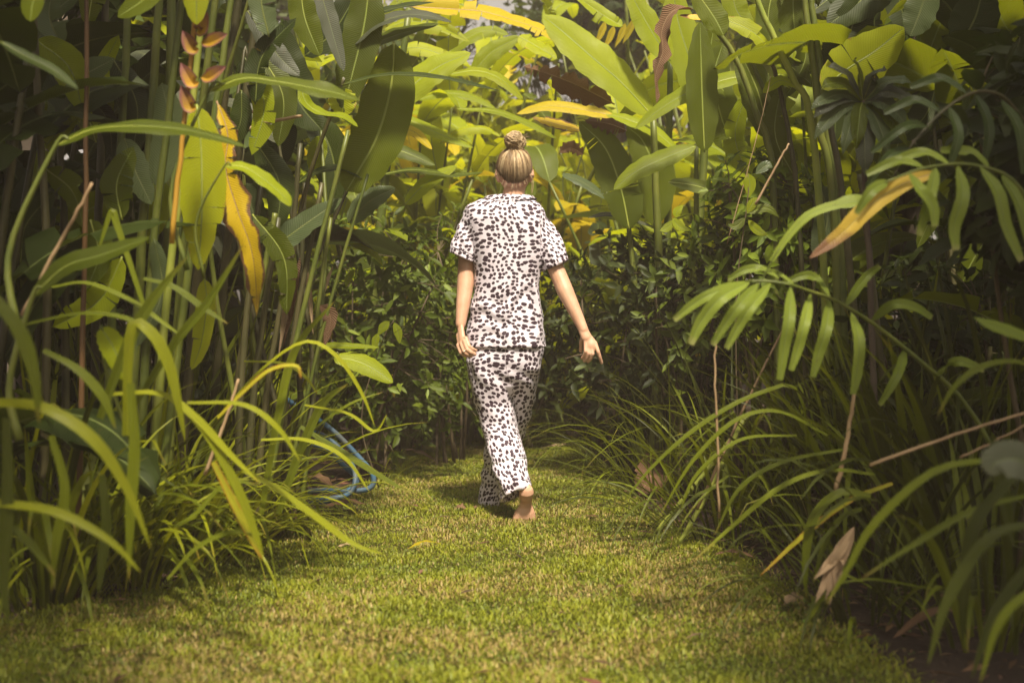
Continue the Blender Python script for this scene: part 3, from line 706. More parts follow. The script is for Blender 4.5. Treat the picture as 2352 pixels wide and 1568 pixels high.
for i, (x, y, dx, dy, sz) in enumerate([(455, 70, 22, -42, 44), (462, 98, 62, -20, 66), (457, 112, -38, -42, 62), (462, 178, 58, -26, 62), (457, 190, -42, -46, 62), (450, 245, -34, -50, 52)]):
    pts = [(x, y, 3.24), (x + dx * .3, y - abs(dx) * .10 + 8), (x + dx * .7, y + dy * .5), (x + dx, y + dy)]
    hero_leaf(HL, 'bract', pts, 40, N=(0, -1, .25), n=12, midrib=False, name='flower_bract', fold=0.55, sag=0, profile='lance', ragged=0)
hero_leaf(HL, 'mid', [(128, 335, 3.0), (215, 297), (330, 290), (450, 303), (568, 338)], 62, N=(0, -0.75, 1), stem_to=(40, 760, 2.95), fold=.2, ripple=.12, waves=2, sag=.3)
hero_leaf(HL, 'lime', [(452, 240, 3.55), (462, 340), (464, 440), (462, 530), (455, 622)], 102, N=(.2, -1, 0), fold=.12, tears=2, gap=.06, sag=.2)
hero_leaf(HL, 'yellowbrown', [(498, 232, 3.65), (524, 310), (518, 385), (545, 480), (577, 570), (588, 650), (590, 728)], 66, N=((.5, -1, .1), (-.6, -1, 0)), fold=.45, ripple=.32, waves=3.4, ragged=.14, tears=3, gap=.12)
hero_leaf(HL, 'mid', [(478, 210, 3.3), (560, 180), (640, 188), (720, 203), (780, 216), (828, 232)], 66, N=(0, -.75, 1), fold=.15, ripple=.2, waves=1.6, stem_to=(430, 620, 3.3), stem_r=.006)
hero_leaf(HL, 'bright', [(515, 382, 3.25), (560, 384), (610, 415), (650, 450), (668, 474)], 46, N=(.2, -.8, 1), fold=.2, ripple=.1, stem_to=(470, 640, 3.3), stem_r=.004)
hero_leaf(HL, 'mid', [(75, 680, 2.8), (150, 612), (235, 585), (345, 545)], 66, N=(0, -.9, .7), fold=.2, stem_to=(45, 1010, 2.8))
hero_leaf(HL, 'grey', [(285, 318, 3.9), (310, 390), (348, 470)], 66, N=(.1, -1, .1), fold=.15)
hero_leaf(HL, 'lime', [(437, -90, 3.2), (450, -20), (452, 58)], 66, N=(0, -1, .1), fold=.2)
hero_leaf(HL, 'bright', [(232, 752, 2.9), (262, 800), (290, 875)], 58, N=(.1, -1, .2), fold=.2, stem_to=(300, 1010, 2.95), stem_r=.004)
hero_leaf(HL, 'mid', [(395, -60, 3.3), (330, 0), (270, 40)], 70, N=(0, -1, .4), fold=.2)
hero_leaf(HL, 'dark', [(0, 95, 2.7), (60, 130), (120, 160), (180, 205)], 40, N=(0, -.7, 1), fold=.2)
hero_leaf(HL, 'mid', [(90, -30, 2.9), (75, 10), (70, 50)], 55, N=(0, -1, .2), fold=.2)
hero_leaf(HL, 'grey', [(360, 430, 3.9), (390, 300), (372, 190)], 80, N=(0, -1, .1), fold=.1)
hero_leaf(HL, 'lime', [(470, 640, 3.75), (475, 700), (462, 790), (440, 850)], 52, N=(.2, -1, .1), fold=.2, tears=2, gap=.1)

for i in range(30):
    x0_, y0_ = rng.uniform(40, 640), rng.uniform(40, 620); ln_ = rng.uniform(150, 260); a_ = math.radians(rng.choice((90, 90, -90, -90, 60, -60)) + rng.uniform(-28, 28)); Yl = rng.uniform(3.7, 4.5)
    hero_leaf(HL, rng.choice(('mid', 'dark', 'mid', 'grey', 'bright')), [(x0_, y0_, Yl), (x0_ + math.cos(a_) * ln_ * .5, y0_ + math.sin(a_) * ln_ * .5), (x0_ + math.cos(a_ + .3) * ln_, y0_ + math.sin(a_ + .3) * ln_)], rng.uniform(48, 84), N=(rng.uniform(-.4, .4), -1, rng.uniform(0, .5)), fold=rng.uniform(.1, .3), ripple=.1, tears=rng.choice((0, 0, 3, 4)), gap=.12, n=16)

HB = thing('broad_leaf_heliconia', 'dark glossy heliconia with big drooping leaves left of the woman', 'plant', (-0.95, 4.6, 0), 'heliconias framing the left side')
root = (660, 1240, 4.45)
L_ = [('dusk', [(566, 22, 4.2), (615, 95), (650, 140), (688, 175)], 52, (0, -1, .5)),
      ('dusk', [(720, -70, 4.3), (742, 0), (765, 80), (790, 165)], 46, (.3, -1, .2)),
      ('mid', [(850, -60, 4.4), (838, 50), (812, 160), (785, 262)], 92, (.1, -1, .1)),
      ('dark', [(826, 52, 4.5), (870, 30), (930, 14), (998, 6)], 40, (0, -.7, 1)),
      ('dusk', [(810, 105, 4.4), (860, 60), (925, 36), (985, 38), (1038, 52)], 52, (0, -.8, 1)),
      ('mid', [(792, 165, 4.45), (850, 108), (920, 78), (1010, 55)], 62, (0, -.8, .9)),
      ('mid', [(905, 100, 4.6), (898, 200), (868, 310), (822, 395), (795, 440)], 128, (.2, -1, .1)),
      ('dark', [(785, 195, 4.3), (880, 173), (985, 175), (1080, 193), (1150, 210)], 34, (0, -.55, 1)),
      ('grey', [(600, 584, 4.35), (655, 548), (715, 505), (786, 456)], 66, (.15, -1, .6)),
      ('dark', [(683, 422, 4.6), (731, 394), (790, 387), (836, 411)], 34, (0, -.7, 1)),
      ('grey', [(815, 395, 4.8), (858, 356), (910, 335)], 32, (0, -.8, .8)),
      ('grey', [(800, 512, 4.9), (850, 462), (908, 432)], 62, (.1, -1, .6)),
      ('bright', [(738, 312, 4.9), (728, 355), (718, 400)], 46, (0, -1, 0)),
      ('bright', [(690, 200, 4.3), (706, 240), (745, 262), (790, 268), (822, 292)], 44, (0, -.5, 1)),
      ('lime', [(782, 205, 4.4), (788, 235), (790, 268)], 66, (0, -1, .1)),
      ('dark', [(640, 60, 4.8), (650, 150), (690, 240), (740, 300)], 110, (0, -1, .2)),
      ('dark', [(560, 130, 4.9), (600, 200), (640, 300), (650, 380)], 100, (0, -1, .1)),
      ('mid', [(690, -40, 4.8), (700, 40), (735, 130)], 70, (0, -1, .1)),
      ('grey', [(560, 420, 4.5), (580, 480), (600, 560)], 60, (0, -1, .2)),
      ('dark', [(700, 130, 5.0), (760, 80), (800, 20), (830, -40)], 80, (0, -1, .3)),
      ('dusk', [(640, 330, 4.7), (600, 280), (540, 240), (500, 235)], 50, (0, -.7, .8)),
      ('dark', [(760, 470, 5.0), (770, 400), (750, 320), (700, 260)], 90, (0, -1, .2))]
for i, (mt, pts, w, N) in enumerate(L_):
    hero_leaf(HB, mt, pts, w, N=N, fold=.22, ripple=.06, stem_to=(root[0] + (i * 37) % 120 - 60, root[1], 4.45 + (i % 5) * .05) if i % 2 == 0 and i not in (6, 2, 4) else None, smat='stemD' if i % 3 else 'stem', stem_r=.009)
for i, (a, c_, r, mt) in enumerate([((600, 1200, 4.3), (800, 300), .011, 'stem'), ((620, 1210, 4.4), (740, 420), .012, 'stemD'), ((560, 1220, 4.3), (640, 500), .013, 'stemD'), ((690, 1190, 4.6), (760, 500), .010, 'stem'),
        ((585, 1210, 4.35), (670, 560), .012, 'stemD'), ((640, 1200, 4.5), (845, 400), .008, 'stem'), ((540, 1230, 4.2), (600, 420), .013, 'stemD'), ((700, 1180, 4.7), (700, 420), .012, 'stemD'), ((650, 1180, 4.6), (690, 330), .013, 'stemD')]):
    hero_stem(HB, [a, ((a[0] + c_[0]) / 2 - 12, (a[1] + c_[1]) / 2), (c_[0], c_[1])], r * 1.3, r * .8, mt)
# dead sheaths hanging on the stems
for pts, w in [([(690, 590, 4.5), (676, 660), (668, 720), (650, 800)], 22), ([(702, 610, 4.5), (712, 680), (720, 770)], 14), ([(735, 700, 4.5), (760, 730), (745, 800)], 40), ([(648, 640, 4.5), (655, 720), (640, 820)], 18), ([(765, 610, 4.8), (735, 690), (722, 750)], 14)]:
    hero_leaf(HB, 'straw' if w < 20 else 'dry', pts, w, N=((.4, -1, .2), (-.5, -1, .1)), n=12, midrib=False, name='dead_sheath', fold=.5, ripple=.2, profile='lance', ragged=.1)
hero_stem(HB, [(560, 300, 4.3), (620, 280), (695, 266)], .009, .006, 'stalk', 'snapped_stalk')
hero_stem(HB, [(575, 260, 4.4), (610, 248)], .006, .005, 'stalk', 'snapped_stalk')
hero_stem(HB, [(590, 700, 4.2), (615, 580), (632, 490)], .012, .011, 'stem', 'cut_stem')

GL = thing('ginger_plant', 'small bright ginger with two pale green leaves above the blue hose', 'plant', (-0.78, 4.9, 0))
hero_leaf(GL, 'bright', [(765, 822, 4.6), (815, 828), (860, 848), (903, 879)], 56, N=(0, -.9, .8), fold=.18, sag=.3, stem_to=(690, 1200, 4.7), stem_r=.005)
hero_leaf(GL, 'bright', [(680, 812, 4.7), (750, 795), (810, 795), (872, 798)], 26, N=(0, -.7, 1), fold=.2, stem_to=(670, 1200, 4.75), stem_r=.005)
hero_leaf(GL, 'mid', [(640, 870, 4.7), (690, 835), (760, 830)], 34, N=(0, -.8, .8), fold=.2, stem_to=(660, 1190, 4.8), stem_r=.004)

# ------------------------------------------------------------------ back: the sunlit leaves over the path
BK = thing('banana_plant', 'sunlit banana plant arching a yellow leaf across the sky gap', 'plant', (-1.35, 6.6, 0), 'banana plants over the path')
for mt, pts, w, N, tr_ in [('yellow', [(940, 16, 6.6), (1041, 22), (1108, 27), (1175, 46), (1243, 70), (1300, 108)], 74, (0, -1, .9), 5),
        ('bright', [(893, 262, 5.8), (945, 200), (1010, 152), (1082, 122)], 78, (.1, -1, .5), 0),
        ('lime', [(1030, 172, 6.2), (1095, 163), (1150, 182), (1204, 232)], 48, (0, -.8, 1), 0),
        ('bright', [(898, 264, 6), (950, 280), (1010, 308), (1088, 340)], 40, (0, -.8, .8), 0),
        ('yellow', [(893, 314, 5.9), (925, 300), (955, 305), (993, 344)], 34, (0, -.9, .7), 0),
        ('lime', [(905, 118, 7), (960, 110), (1020, 128), (1080, 150)], 46, (0, -1, .7), 4),
        ('bright', [(1048, 250, 6.6), (1142, 256), (1226, 289), (1280, 320)], 32, (0, -.7, 1), 0),
        ('bright', [(1085, 170, 7.5), (1130, 120), (1195, 84)], 50, (.2, -1, .4), 0),
        ('mid', [(880, 400, 6.2), (950, 390), (1040, 400), (1110, 396)], 30, (0, -.7, 1), 0),
        ('bright', [(930, 470, 6.2), (980, 420), (1050, 380)], 44, (0, -1, .7), 0),
        ('mid', [(860, 330, 6.4), (930, 350), (1000, 380)], 40, (0, -1, .7), 0),
        ('lime', [(880, 70, 7.4), (940, 50), (1010, 62), (1080, 98)], 50, (0, -1, .7), 4), ('bright', [(890, 20, 7.6), (960, -10), (1040, 0), (1110, 40)], 56, (0, -1, .6), 3), ('mid', [(920, 190, 7.8), (960, 130), (1000, 60), (1030, -10)], 80, (0, -1, .2), 3),
        ('bright', [(1020, 130, 8), (1070, 90), (1120, 70), (1170, 80)], 44, (0, -1, .7), 2), ('bright', [(960, 230, 7.4), (1020, 215), (1080, 222), (1140, 250)], 34, (0, -.8, .8), 0), ('lime', [(1010, 330, 7.6), (1060, 300), (1110, 295), (1150, 315)], 34, (0, -.8, .8), 2)]:
    hero_leaf(BK, mt, pts, w, N=N, fold=.2, sag=.35, tears=tr_, gap=.12, ripple=.05)
for a, c_, r in [((860, 1050, 6.6), (900, 240), .02), ((840, 1060, 6.5), (940, 20), .028), ((880, 1050, 6.8), (890, 320), .018)]:
    hero_stem(BK, [a, ((a[0] + c_[0]) / 2 - 20, (a[1] + c_[1]) / 2), (c_[0], c_[1])], r * 1.3, r * .7, 'stem')

BR_ = thing('banana_plant', 'banana plant with one huge bright leaf leaning over the woman\'s head', 'plant', (1.1, 6.3, 0), 'banana plants over the path')
for mt, pts, w, N, tr_ in [('bright', [(1500, 268, 6), (1427, 190), (1360, 132), (1296, 76), (1247, 36)], 104, (.1, -1, .45), 0),
        ('bright', [(1765, 170, 5.7), (1680, 180), (1595, 207), (1528, 243), (1457, 297)], 54, (0, -.9, .7), 0),
        ('bright', [(1600, 335, 5.6), (1530, 362), (1461, 394), (1409, 436)], 54, (0, -1, .6), 0),
        ('mid', [(1535, 418, 5.5), (1595, 426), (1660, 446), (1738, 472)], 44, (0, -.9, .6), 0),
        ('mid', [(1446, 530, 6.2), (1425, 430), (1390, 340), (1328, 278)], 112, (.15, -1, .2), 3),
        ('yellow', [(1411, 268, 6.4), (1360, 256), (1260, 244), (1186, 262)], 40, (0, -.9, .7), 0),
        ('yellowbrown', [(1335, 300, 6.3), (1276, 285), (1222, 270)], 38, (0, -.9, .6), 2),
        ('bright', [(1540, 140, 5.9), (1495, 70), (1440, -30)], 70, (.1, -1, .3), 0),
        ('bright', [(1430, 62, 6.2), (1380, 32), (1310, -20)], 52, (.1, -1, .4), 4),
        ('bright', [(1640, 300, 6.3), (1600, 180), (1560, 60), (1545, -30)], 90, (0, -1, .2), 0),
        ('lime', [(1190, 84, 6.9), (1230, 105), (1280, 136)], 64, (0, -1, .8), 3),
        ('bright', [(1560, 350, 6.4), (1500, 300), (1440, 275), (1390, 262)], 46, (0, -.8, .8), 0),
        ('mid', [(1500, 520, 6.4), (1510, 420), (1480, 330), (1440, 290)], 90, (-.1, -1, .1), 0),
        ('grey', [(1290, 400, 6.9), (1340, 420), (1400, 460)], 36, (0, -.8, .9), 0),
        ('bright', [(1530, 540, 6.4), (1440, 505), (1360, 492), (1290, 500)], 36, (0, -.7, 1), 0),
        ('dusk', [(1350, 500, 6.3), (1400, 492), (1460, 508), (1500, 520)], 26, (0, -.6, 1), 0)]:
    hero_leaf(BR_, mt, pts, w, N=N, fold=.2, sag=.25, tears=tr_, gap=.1, ripple=.04)
for a, c_, r in [((1500, 1100, 6.2), (1500, 262), .026), ((1530, 1100, 6.3), (1625, 240), .03), ((1470, 1100, 6.3), (1444, 520), .02), ((1560, 1100, 6.1), (1600, 330), .018), ((1490, 1100, 6.5), (1540, 120), .024)]:
    hero_stem(BR_, [a, ((a[0] + c_[0]) / 2 + 14, (a[1] + c_[1]) / 2), (c_[0], c_[1])], r * 1.3, r * .7, 'stem')
hero_leaf(BR_, 'dry', [(1412, 240, 6.1), (1344, 205), (1276, 176), (1200, 152)], 62, N=(.1, -1, .1), fold=-.3, tears=4, gap=.5, ripple=.15, ragged=.15, name='dead_leaf')
hero_leaf(BR_, 'dry', [(1440, 300, 6.2), (1400, 285), (1340, 275)], 36, N=(.1, -1, .3), fold=-.3, tears=2, gap=.4, ripple=.2, ragged=.2, name='dead_leaf')
hero_leaf(BR_, 'dry', [(1340, 355, 6.6), (1310, 340), (1285, 350)], 34, N=(.1, -1, .3), fold=.5, ripple=.2, ragged=.2, name='dead_leaf')
for i, (x, y) in enumerate([(1382, 62), (1402, 72), (1428, 66), (1446, 58)]):
    hero_leaf(BR_, 'yellow', [(x + 8, y - 12, 7.0), (x, y + 12), (x - 16, y + 44)], 17, N=(.2, -1, .3), n=10, midrib=False, profile='lance', fold=.3)

HR = thing('broad_leaf_heliconia', 'tall heliconia with thick pale stalks and a withered hanging leaf at right', 'plant', (1.35, 5.0, 0), 'heliconias framing the right side')
for pts, r, mt in [([(1905, 1150, 5.0), (1893, 640), (1861, 269), (1824, 188), (1784, 101), (1737, 0), (1722, -50)], .016, 'stemL'),
        ([(1935, 1150, 4.9), (1915, 488), (1885, 303), (1871, 168), (1851, 27), (1846, -50)], .017, 'stem'),
        ([(1950, 1150, 4.9), (1928, 500), (1898, 303), (1884, 168), (1866, 20), (1862, -50)], .017, 'stem'),
        ([(1790, 1120, 5.2), (1775, 420), (1740, 269), (1693, 141), (1639, 60), (1610, -10)], .015, 'stem'),
        ([(1830, 1120, 5.3), (1815, 420), (1790, 276), (1760, 218), (1716, 118)], .013, 'stem'),
        ([(1860, 1130, 5.1), (1835, 500), (1798, 240), (1765, 120)], .012, 'stemD'),
        ([(2010, 1190, 4.6), (1960, 700), (1930, 420), (1900, 250)], .016, 'stemD'),
        ([(2060, 1190, 4.6), (2000, 620), (1975, 400)], .015, 'stemD'),
        ([(1880, 1130, 5.2), (1870, 600), (1880, 350)], .015, 'stemD'), ([(1800, 1130, 5.2), (1790, 700), (1760, 450)], .013, 'stemD')]:
    hero_stem(HR, pts, r * 1.2, r * .8, mt, n=22)
for mt, pts, w, N, tr_ in [('mid', [(1590, -30, 5.1), (1640, 40), (1662, 82)], 66, (0, -1, .3), 0),
        ('lime', [(1662, 44, 5.2), (1733, 77), (1784, 138)], 58, (.1, -1, .5), 2),
        ('mid', [(1822, -70, 5.0), (1822, 30), (1830, 116)], 74, (0, -1, 0), 0),
        ('mid', [(1618, 350, 5.6), (1612, 200), (1608, 50)], 78, (.1, -1, 0), 0),
        ('mid', [(1768, 320, 5.4), (1740, 210), (1695, 110)], 88, (.1, -1, .1), 0),
        ('lime', [(1888, 206, 4.6), (1945, 160), (2012, 116), (2078, 62)], 120, (.1, -1, .2), 2),
        ('grey', [(2140, -60, 4.5), (2112, 30), (2090, 84)], 78, (0, -1, .1), 0),
        ('dark', [(1900, 190, 4.9), (1935, 110), (1965, 40), (1985, -40)], 100, (0, -1, .1), 0),
        ('dark', [(2050, -40, 4.9), (1980, 0), (1900, 60)], 100, (0, -1, .3), 0),
        ('mid', [(1785, -60, 5.3), (1765, 30), (1770, 100)], 62, (0, -1, .1), 0),
        ('bright', [(1830, 198, 5.0), (1790, 186), (1752, 214)], 40, (0, -.8, .8), 0),
        ('bright', [(1680, -50, 5.4), (1690, 20), (1730, 70)], 60, (0, -1, .2), 0),
        ('mid', [(1790, 130, 5.3), (1830, 165), (1870, 200)], 44, (0, -1, .4), 0),
        ('dark', [(2200, 110, 4.2), (2240, 40), (2260, -40)], 110, (0, -1, .2), 0),
        ('mid', [(1700, 360, 5.8), (1660, 280), (1640, 180), (1660, 100)], 90, (0, -1, .1), 0)]:
    hero_leaf(HR, mt, pts, w, N=N, fold=.18, sag=.2, tears=tr_, gap=.1, ripple=.05)
hero_leaf(HR, 'dry', [(1590, 20, 5.2), (1545, 26), (1520, 70), (1522, 118), (1506, 170), (1508, 238)], 40, N=((0, -.6, 1), (.7, -1, 0)), fold=.6, ripple=.35, waves=3, ragged=.18, name='dead_leaf')
hero_leaf(HR, 'tipbrown', [(1635, 38, 5.2), (1600, 42), (1560, 36)], 24, N=(0, -.8, .7), fold=.3, name='dead_leaf')

for i in range(26):
    x0_, y0_ = rng.uniform(1660, 2340), rng.uniform(0, 430); ln_ = rng.uniform(150, 260); a_ = math.radians(rng.choice((90, -90, -90, -60, -120, 70)) + rng.uniform(-28, 28)); Yl = rng.uniform(5.0, 6.0)
    hero_leaf(HR, rng.choice(('mid', 'dark', 'dark', 'mid', 'grey') if x0_ > 1850 else ('mid', 'bright', 'mid')), [(x0_, y0_, Yl), (x0_ + math.cos(a_) * ln_ * .5, y0_ + math.sin(a_) * ln_ * .5), (x0_ + math.cos(a_ + .3) * ln_, y0_ + math.sin(a_ + .3) * ln_)], rng.uniform(48, 84), N=(rng.uniform(-.4, .4), -1, rng.uniform(0, .5)), fold=rng.uniform(.1, .3), ripple=.1, tears=rng.choice((0, 0, 3, 4)), gap=.12, n=16)
# dark rosette of long drooping leaves on the right
RS = thing('rosette_shrub', 'dark shrub with a drooping rosette of long leaves at right', 'shrub', (1.27, 3.9, 0))
hero_stem(RS, [(2010, 1320, 3.9), (2005, 800), (1985, 400), (1982, 232)], .014, .008, 'bark', 'stem')
for a, ln, w in [(-178, 120, 26), (-150, 110, 28), (-128, 130, 28), (-100, 120, 24), (-60, 110, 26), (-30, 130, 30), (-8, 120, 34), (20, 110, 36), (60, 120, 34), (88, 150, 36), (115, 110, 30), (150, 130, 28), (172, 115, 28), (100, 90, 26), (38, 130, 30)]:
    ca, sa = math.cos(math.radians(a)), math.sin(math.radians(a))
    hero_leaf(RS, rng.choice(('grey', 'dusk', 'mid')), [(1982, 234, 3.9), (1982 + ca * ln * .4, 230 + sa * ln * .4 - 12, 3.85), (1982 + ca * ln * .8, 236 + sa * ln * .8, 3.8), (1982 + ca * ln, 244 + sa * ln + 12)], w * rng.uniform(1.2, 1.6), N=(.1, -.9, .6), n=14, profile='lance', fold=.2, ripple=.12, waves=3)

# ------------------------------------------------------------------ shrubs beside the path
gH = 'shrubs along the path'
shrub('dense small-leaved shrub between the blue hose and the woman', (-0.78, 6.25, 0), .56, .42, 1.62, 380, .075, 'shrub', 'shrub1', 280, gH, 51)
shrub('taller small-leaved shrub just behind the woman\'s left arm', (-0.42, 7.0, 0), .45, .4, 1.7, 270, .08, 'shrub', 'shrub1', 160, gH, 52)
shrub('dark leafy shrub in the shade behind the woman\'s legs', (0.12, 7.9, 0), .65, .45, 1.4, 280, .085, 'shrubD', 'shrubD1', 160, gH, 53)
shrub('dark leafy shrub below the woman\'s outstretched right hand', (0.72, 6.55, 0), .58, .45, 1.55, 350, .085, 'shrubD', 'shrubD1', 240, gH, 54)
shrub('light green shrub beside the tall pale stalks at right', (1.25, 5.35, 0), .36, .3, 1.82, 210, .085, 'shrub', 'shrub2', 290, gH, 55, z0=.75)
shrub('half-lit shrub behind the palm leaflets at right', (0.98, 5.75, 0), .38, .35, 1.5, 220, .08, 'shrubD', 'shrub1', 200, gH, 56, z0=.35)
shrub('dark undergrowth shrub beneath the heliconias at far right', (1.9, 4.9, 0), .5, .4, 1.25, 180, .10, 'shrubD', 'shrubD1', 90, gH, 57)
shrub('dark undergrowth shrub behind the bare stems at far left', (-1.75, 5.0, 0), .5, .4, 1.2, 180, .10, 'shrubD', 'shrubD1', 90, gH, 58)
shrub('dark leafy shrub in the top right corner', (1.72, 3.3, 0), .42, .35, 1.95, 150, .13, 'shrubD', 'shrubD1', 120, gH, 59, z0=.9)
# a sprig with three larger pale leaves in front of the left shrub
SP = thing('sprig', 'sprig with larger pale leaves in front of the dense left shrub', 'plant', (-0.62, 5.7, 0))
hero_stem(SP, [(870, 1120, 5.75), (830, 960), (880, 780), (905, 735)], .004, .002, 'twig')
for pts, w in [([(895, 738, 5.7), (880, 752), (868, 770)], 22), ([(905, 740, 5.7), (915, 765), (918, 790)], 20), ([(868, 765, 5.7), (862, 785), (858, 810)], 18), ([(800, 560, 5.8), (850, 575), (880, 612)], 20), ([(815, 620, 5.8), (800, 640), (795, 660)], 18)]:
    hero_leaf(SP, 'bright', pts, w, N=(0, -1, .3), n=10, profile='lance', midrib=False, fold=.2)
SP2 = thing('sprig', 'sprig with one yellow-green oval leaf beside the thin straw stalk', 'plant', (1.05, 4.9, 0))
hero_stem(SP2, [(1700, 1150, 4.9), (1690, 700), (1715, 480), (1718, 400)], .004, .002, 'twig')
for pts, w, mt in [([(1718, 398, 4.9), (1722, 425), (1720, 455)], 30, 'bright'), ([(1735, 400, 4.9), (1760, 380), (1775, 385)], 26, 'grey'), ([(1715, 490, 4.85), (1760, 478), (1790, 500)], 24, 'mid'), ([(1712, 500, 4.85), (1690, 520), (1672, 515)], 22, 'mid'), ([(1718, 505, 4.85), (1740, 530), (1765, 540)], 24, 'bright'), ([(1716, 490, 4.85), (1730, 465), (1745, 455)], 22, 'bright'), ([(1545, 500, 5.2), (1560, 520), (1590, 530)], 22, 'bright'), ([(1550, 505, 5.2), (1530, 525), (1515, 530)], 20, 'bright'), ([(1552, 500, 5.2), (1556, 485), (1570, 470)], 20, 'bright')]:
    hero_leaf(SP2, mt, pts, w, N=(0, -1, .4), n=10, profile='lance', midrib=False, fold=.2)

# ------------------------------------------------------------------ right: palms
PA = thing('parlour_palm', 'small palm whose bright frond of ribbon leaflets hangs over the right bed', 'palm', (1.45, 3.3, 0), 'small palms at right')
frond(PA, [(2330, 1120, 3.3), (2220, 930, 3.25), (2118, 833, 3.2), (2017, 752, 3.15), (1957, 712, 3.1), (1908, 685, 3.08), (1863, 670, 3.05), (1819, 655, 3.0), (1769, 646, 3.0), (1712, 645, 3.0)],
      [([(1712, 646, 3.0), (1640, 672, 2.95), (1590, 700), (1548, 735)], 24), ([(1722, 648, 3.0), (1660, 680, 2.92), (1612, 735), (1585, 790)], 32), ([(1742, 650, 3.0), (1702, 695, 2.9), (1665, 745), (1636, 792)], 26),
       ([(1770, 650, 3.0), (1728, 700, 2.9), (1695, 750), (1668, 800)], 26), ([(1816, 658, 3.0), (1812, 730, 2.9), (1800, 800), (1790, 872)], 30), ([(1862, 674, 3.05), (1848, 740, 2.95), (1832, 800), (1816, 850)], 27),
       ([(1906, 688, 3.08), (1898, 750, 2.98), (1880, 810), (1866, 866)], 30), ([(1955, 716, 3.1), (1972, 780, 3.0), (1968, 850), (1958, 905)], 30),
       ([(1790, 640, 3.0), (1750, 618, 3.1), (1710, 620), (1672, 642)], 20), ([(1822, 652, 3.0), (1790, 632, 3.1), (1750, 618)], 18), ([(1905, 682, 3.08), (1880, 645, 3.2), (1850, 632), (1800, 650)], 22),
       ([(2000, 738, 3.15), (2050, 700, 3.1), (2100, 705), (2140, 730)], 24), ([(2080, 800, 3.2), (2060, 860, 3.1), (2020, 930)], 24), ([(2150, 860, 3.2), (2200, 830, 3.1), (2260, 850)], 24), ([(1940, 705, 3.1), (1985, 640, 3.2), (2020, 610)], 22)], 'palm')
PB = thing('parlour_palm', 'shaded palm with long dark leaflets at the right edge', 'palm', (1.75, 2.9, 0), 'small palms at right')
frond(PB, [(2420, 900, 3.0), (2410, 600, 2.95), (2340, 430, 2.9), (2240, 380, 2.85), (2130, 385, 2.8), (2030, 420, 2.75)],
      [([(2040, 415, 2.76), (2000, 440, 2.72), (1965, 490)], 26), ([(2090, 398, 2.78), (2110, 430, 2.7), (2140, 470), (2146, 520)], 34), ([(2150, 386, 2.8), (2135, 450, 2.72), (2110, 540)], 30), ([(2200, 380, 2.83), (2210, 450, 2.75), (2190, 520), (2195, 575)], 36),
       ([(2250, 382, 2.85), (2290, 440, 2.78), (2310, 520), (2345, 600)], 36), ([(2300, 400, 2.88), (2340, 470, 2.8), (2360, 560)], 34), ([(2120, 384, 2.8), (2060, 370, 2.85), (1990, 400)], 24), ([(2180, 378, 2.83), (2120, 350, 2.9), (2040, 372)], 24),
       ([(2270, 385, 2.86), (2230, 350, 2.95), (2160, 345)], 26)], 'palm')
frond(PB, [(2420, 900, 3.0), (2400, 420, 3.1), (2330, 250, 3.1), (2250, 210, 3.05), (2160, 260, 3.0), (2080, 350, 2.95)],
      [([(2090, 340, 2.95), (2040, 360, 2.9), (1990, 430)], 22), ([(2130, 290, 2.97), (2080, 290, 2.9), (2000, 350)], 22), ([(2180, 245, 3.0), (2200, 310, 2.95), (2180, 380)], 28), ([(2240, 215, 3.05), (2270, 290, 3.0), (2260, 370)], 30), ([(2300, 230, 3.08), (2340, 300, 3.0), (2350, 400)], 32),
       ([(2160, 258, 3.0), (2100, 230, 3.05), (2030, 260)], 22), ([(2220, 215, 3.03), (2160, 180, 3.1), (2090, 200)], 24)], 'palmD', smat='stemD')
hero_leaf(PB, 'palm', [(1772, 600, 3.05), (1812, 540), (1866, 490), (1950, 465), (1982, 464)], 86, N=(.1, -.8, .8), n=16, midrib=False, profile='blunt', name='leaflet', fold=.25, stem_to=(1700, 760, 3.1), stem_r=.003)
hero_leaf(PB, 'tipbrown', [(2150, 395, 2.95), (2070, 425), (2000, 470), (1935, 535), (1858, 594)], 48, N=(.3, -1, .6), fold=.3, ripple=.08)
hero_leaf(PB, 'palm', [(2420, 800, 2.5), (2330, 765), (2270, 745), (2235, 728)], 40, N=(0, -.9, .8), fold=.2, profile='lance')
hero_leaf(PB, 'dusk', [(2420, 1130, 2.1), (2350, 1060), (2290, 1060), (2270, 1090)], 90, N=(0, -1, .3), fold=.2)

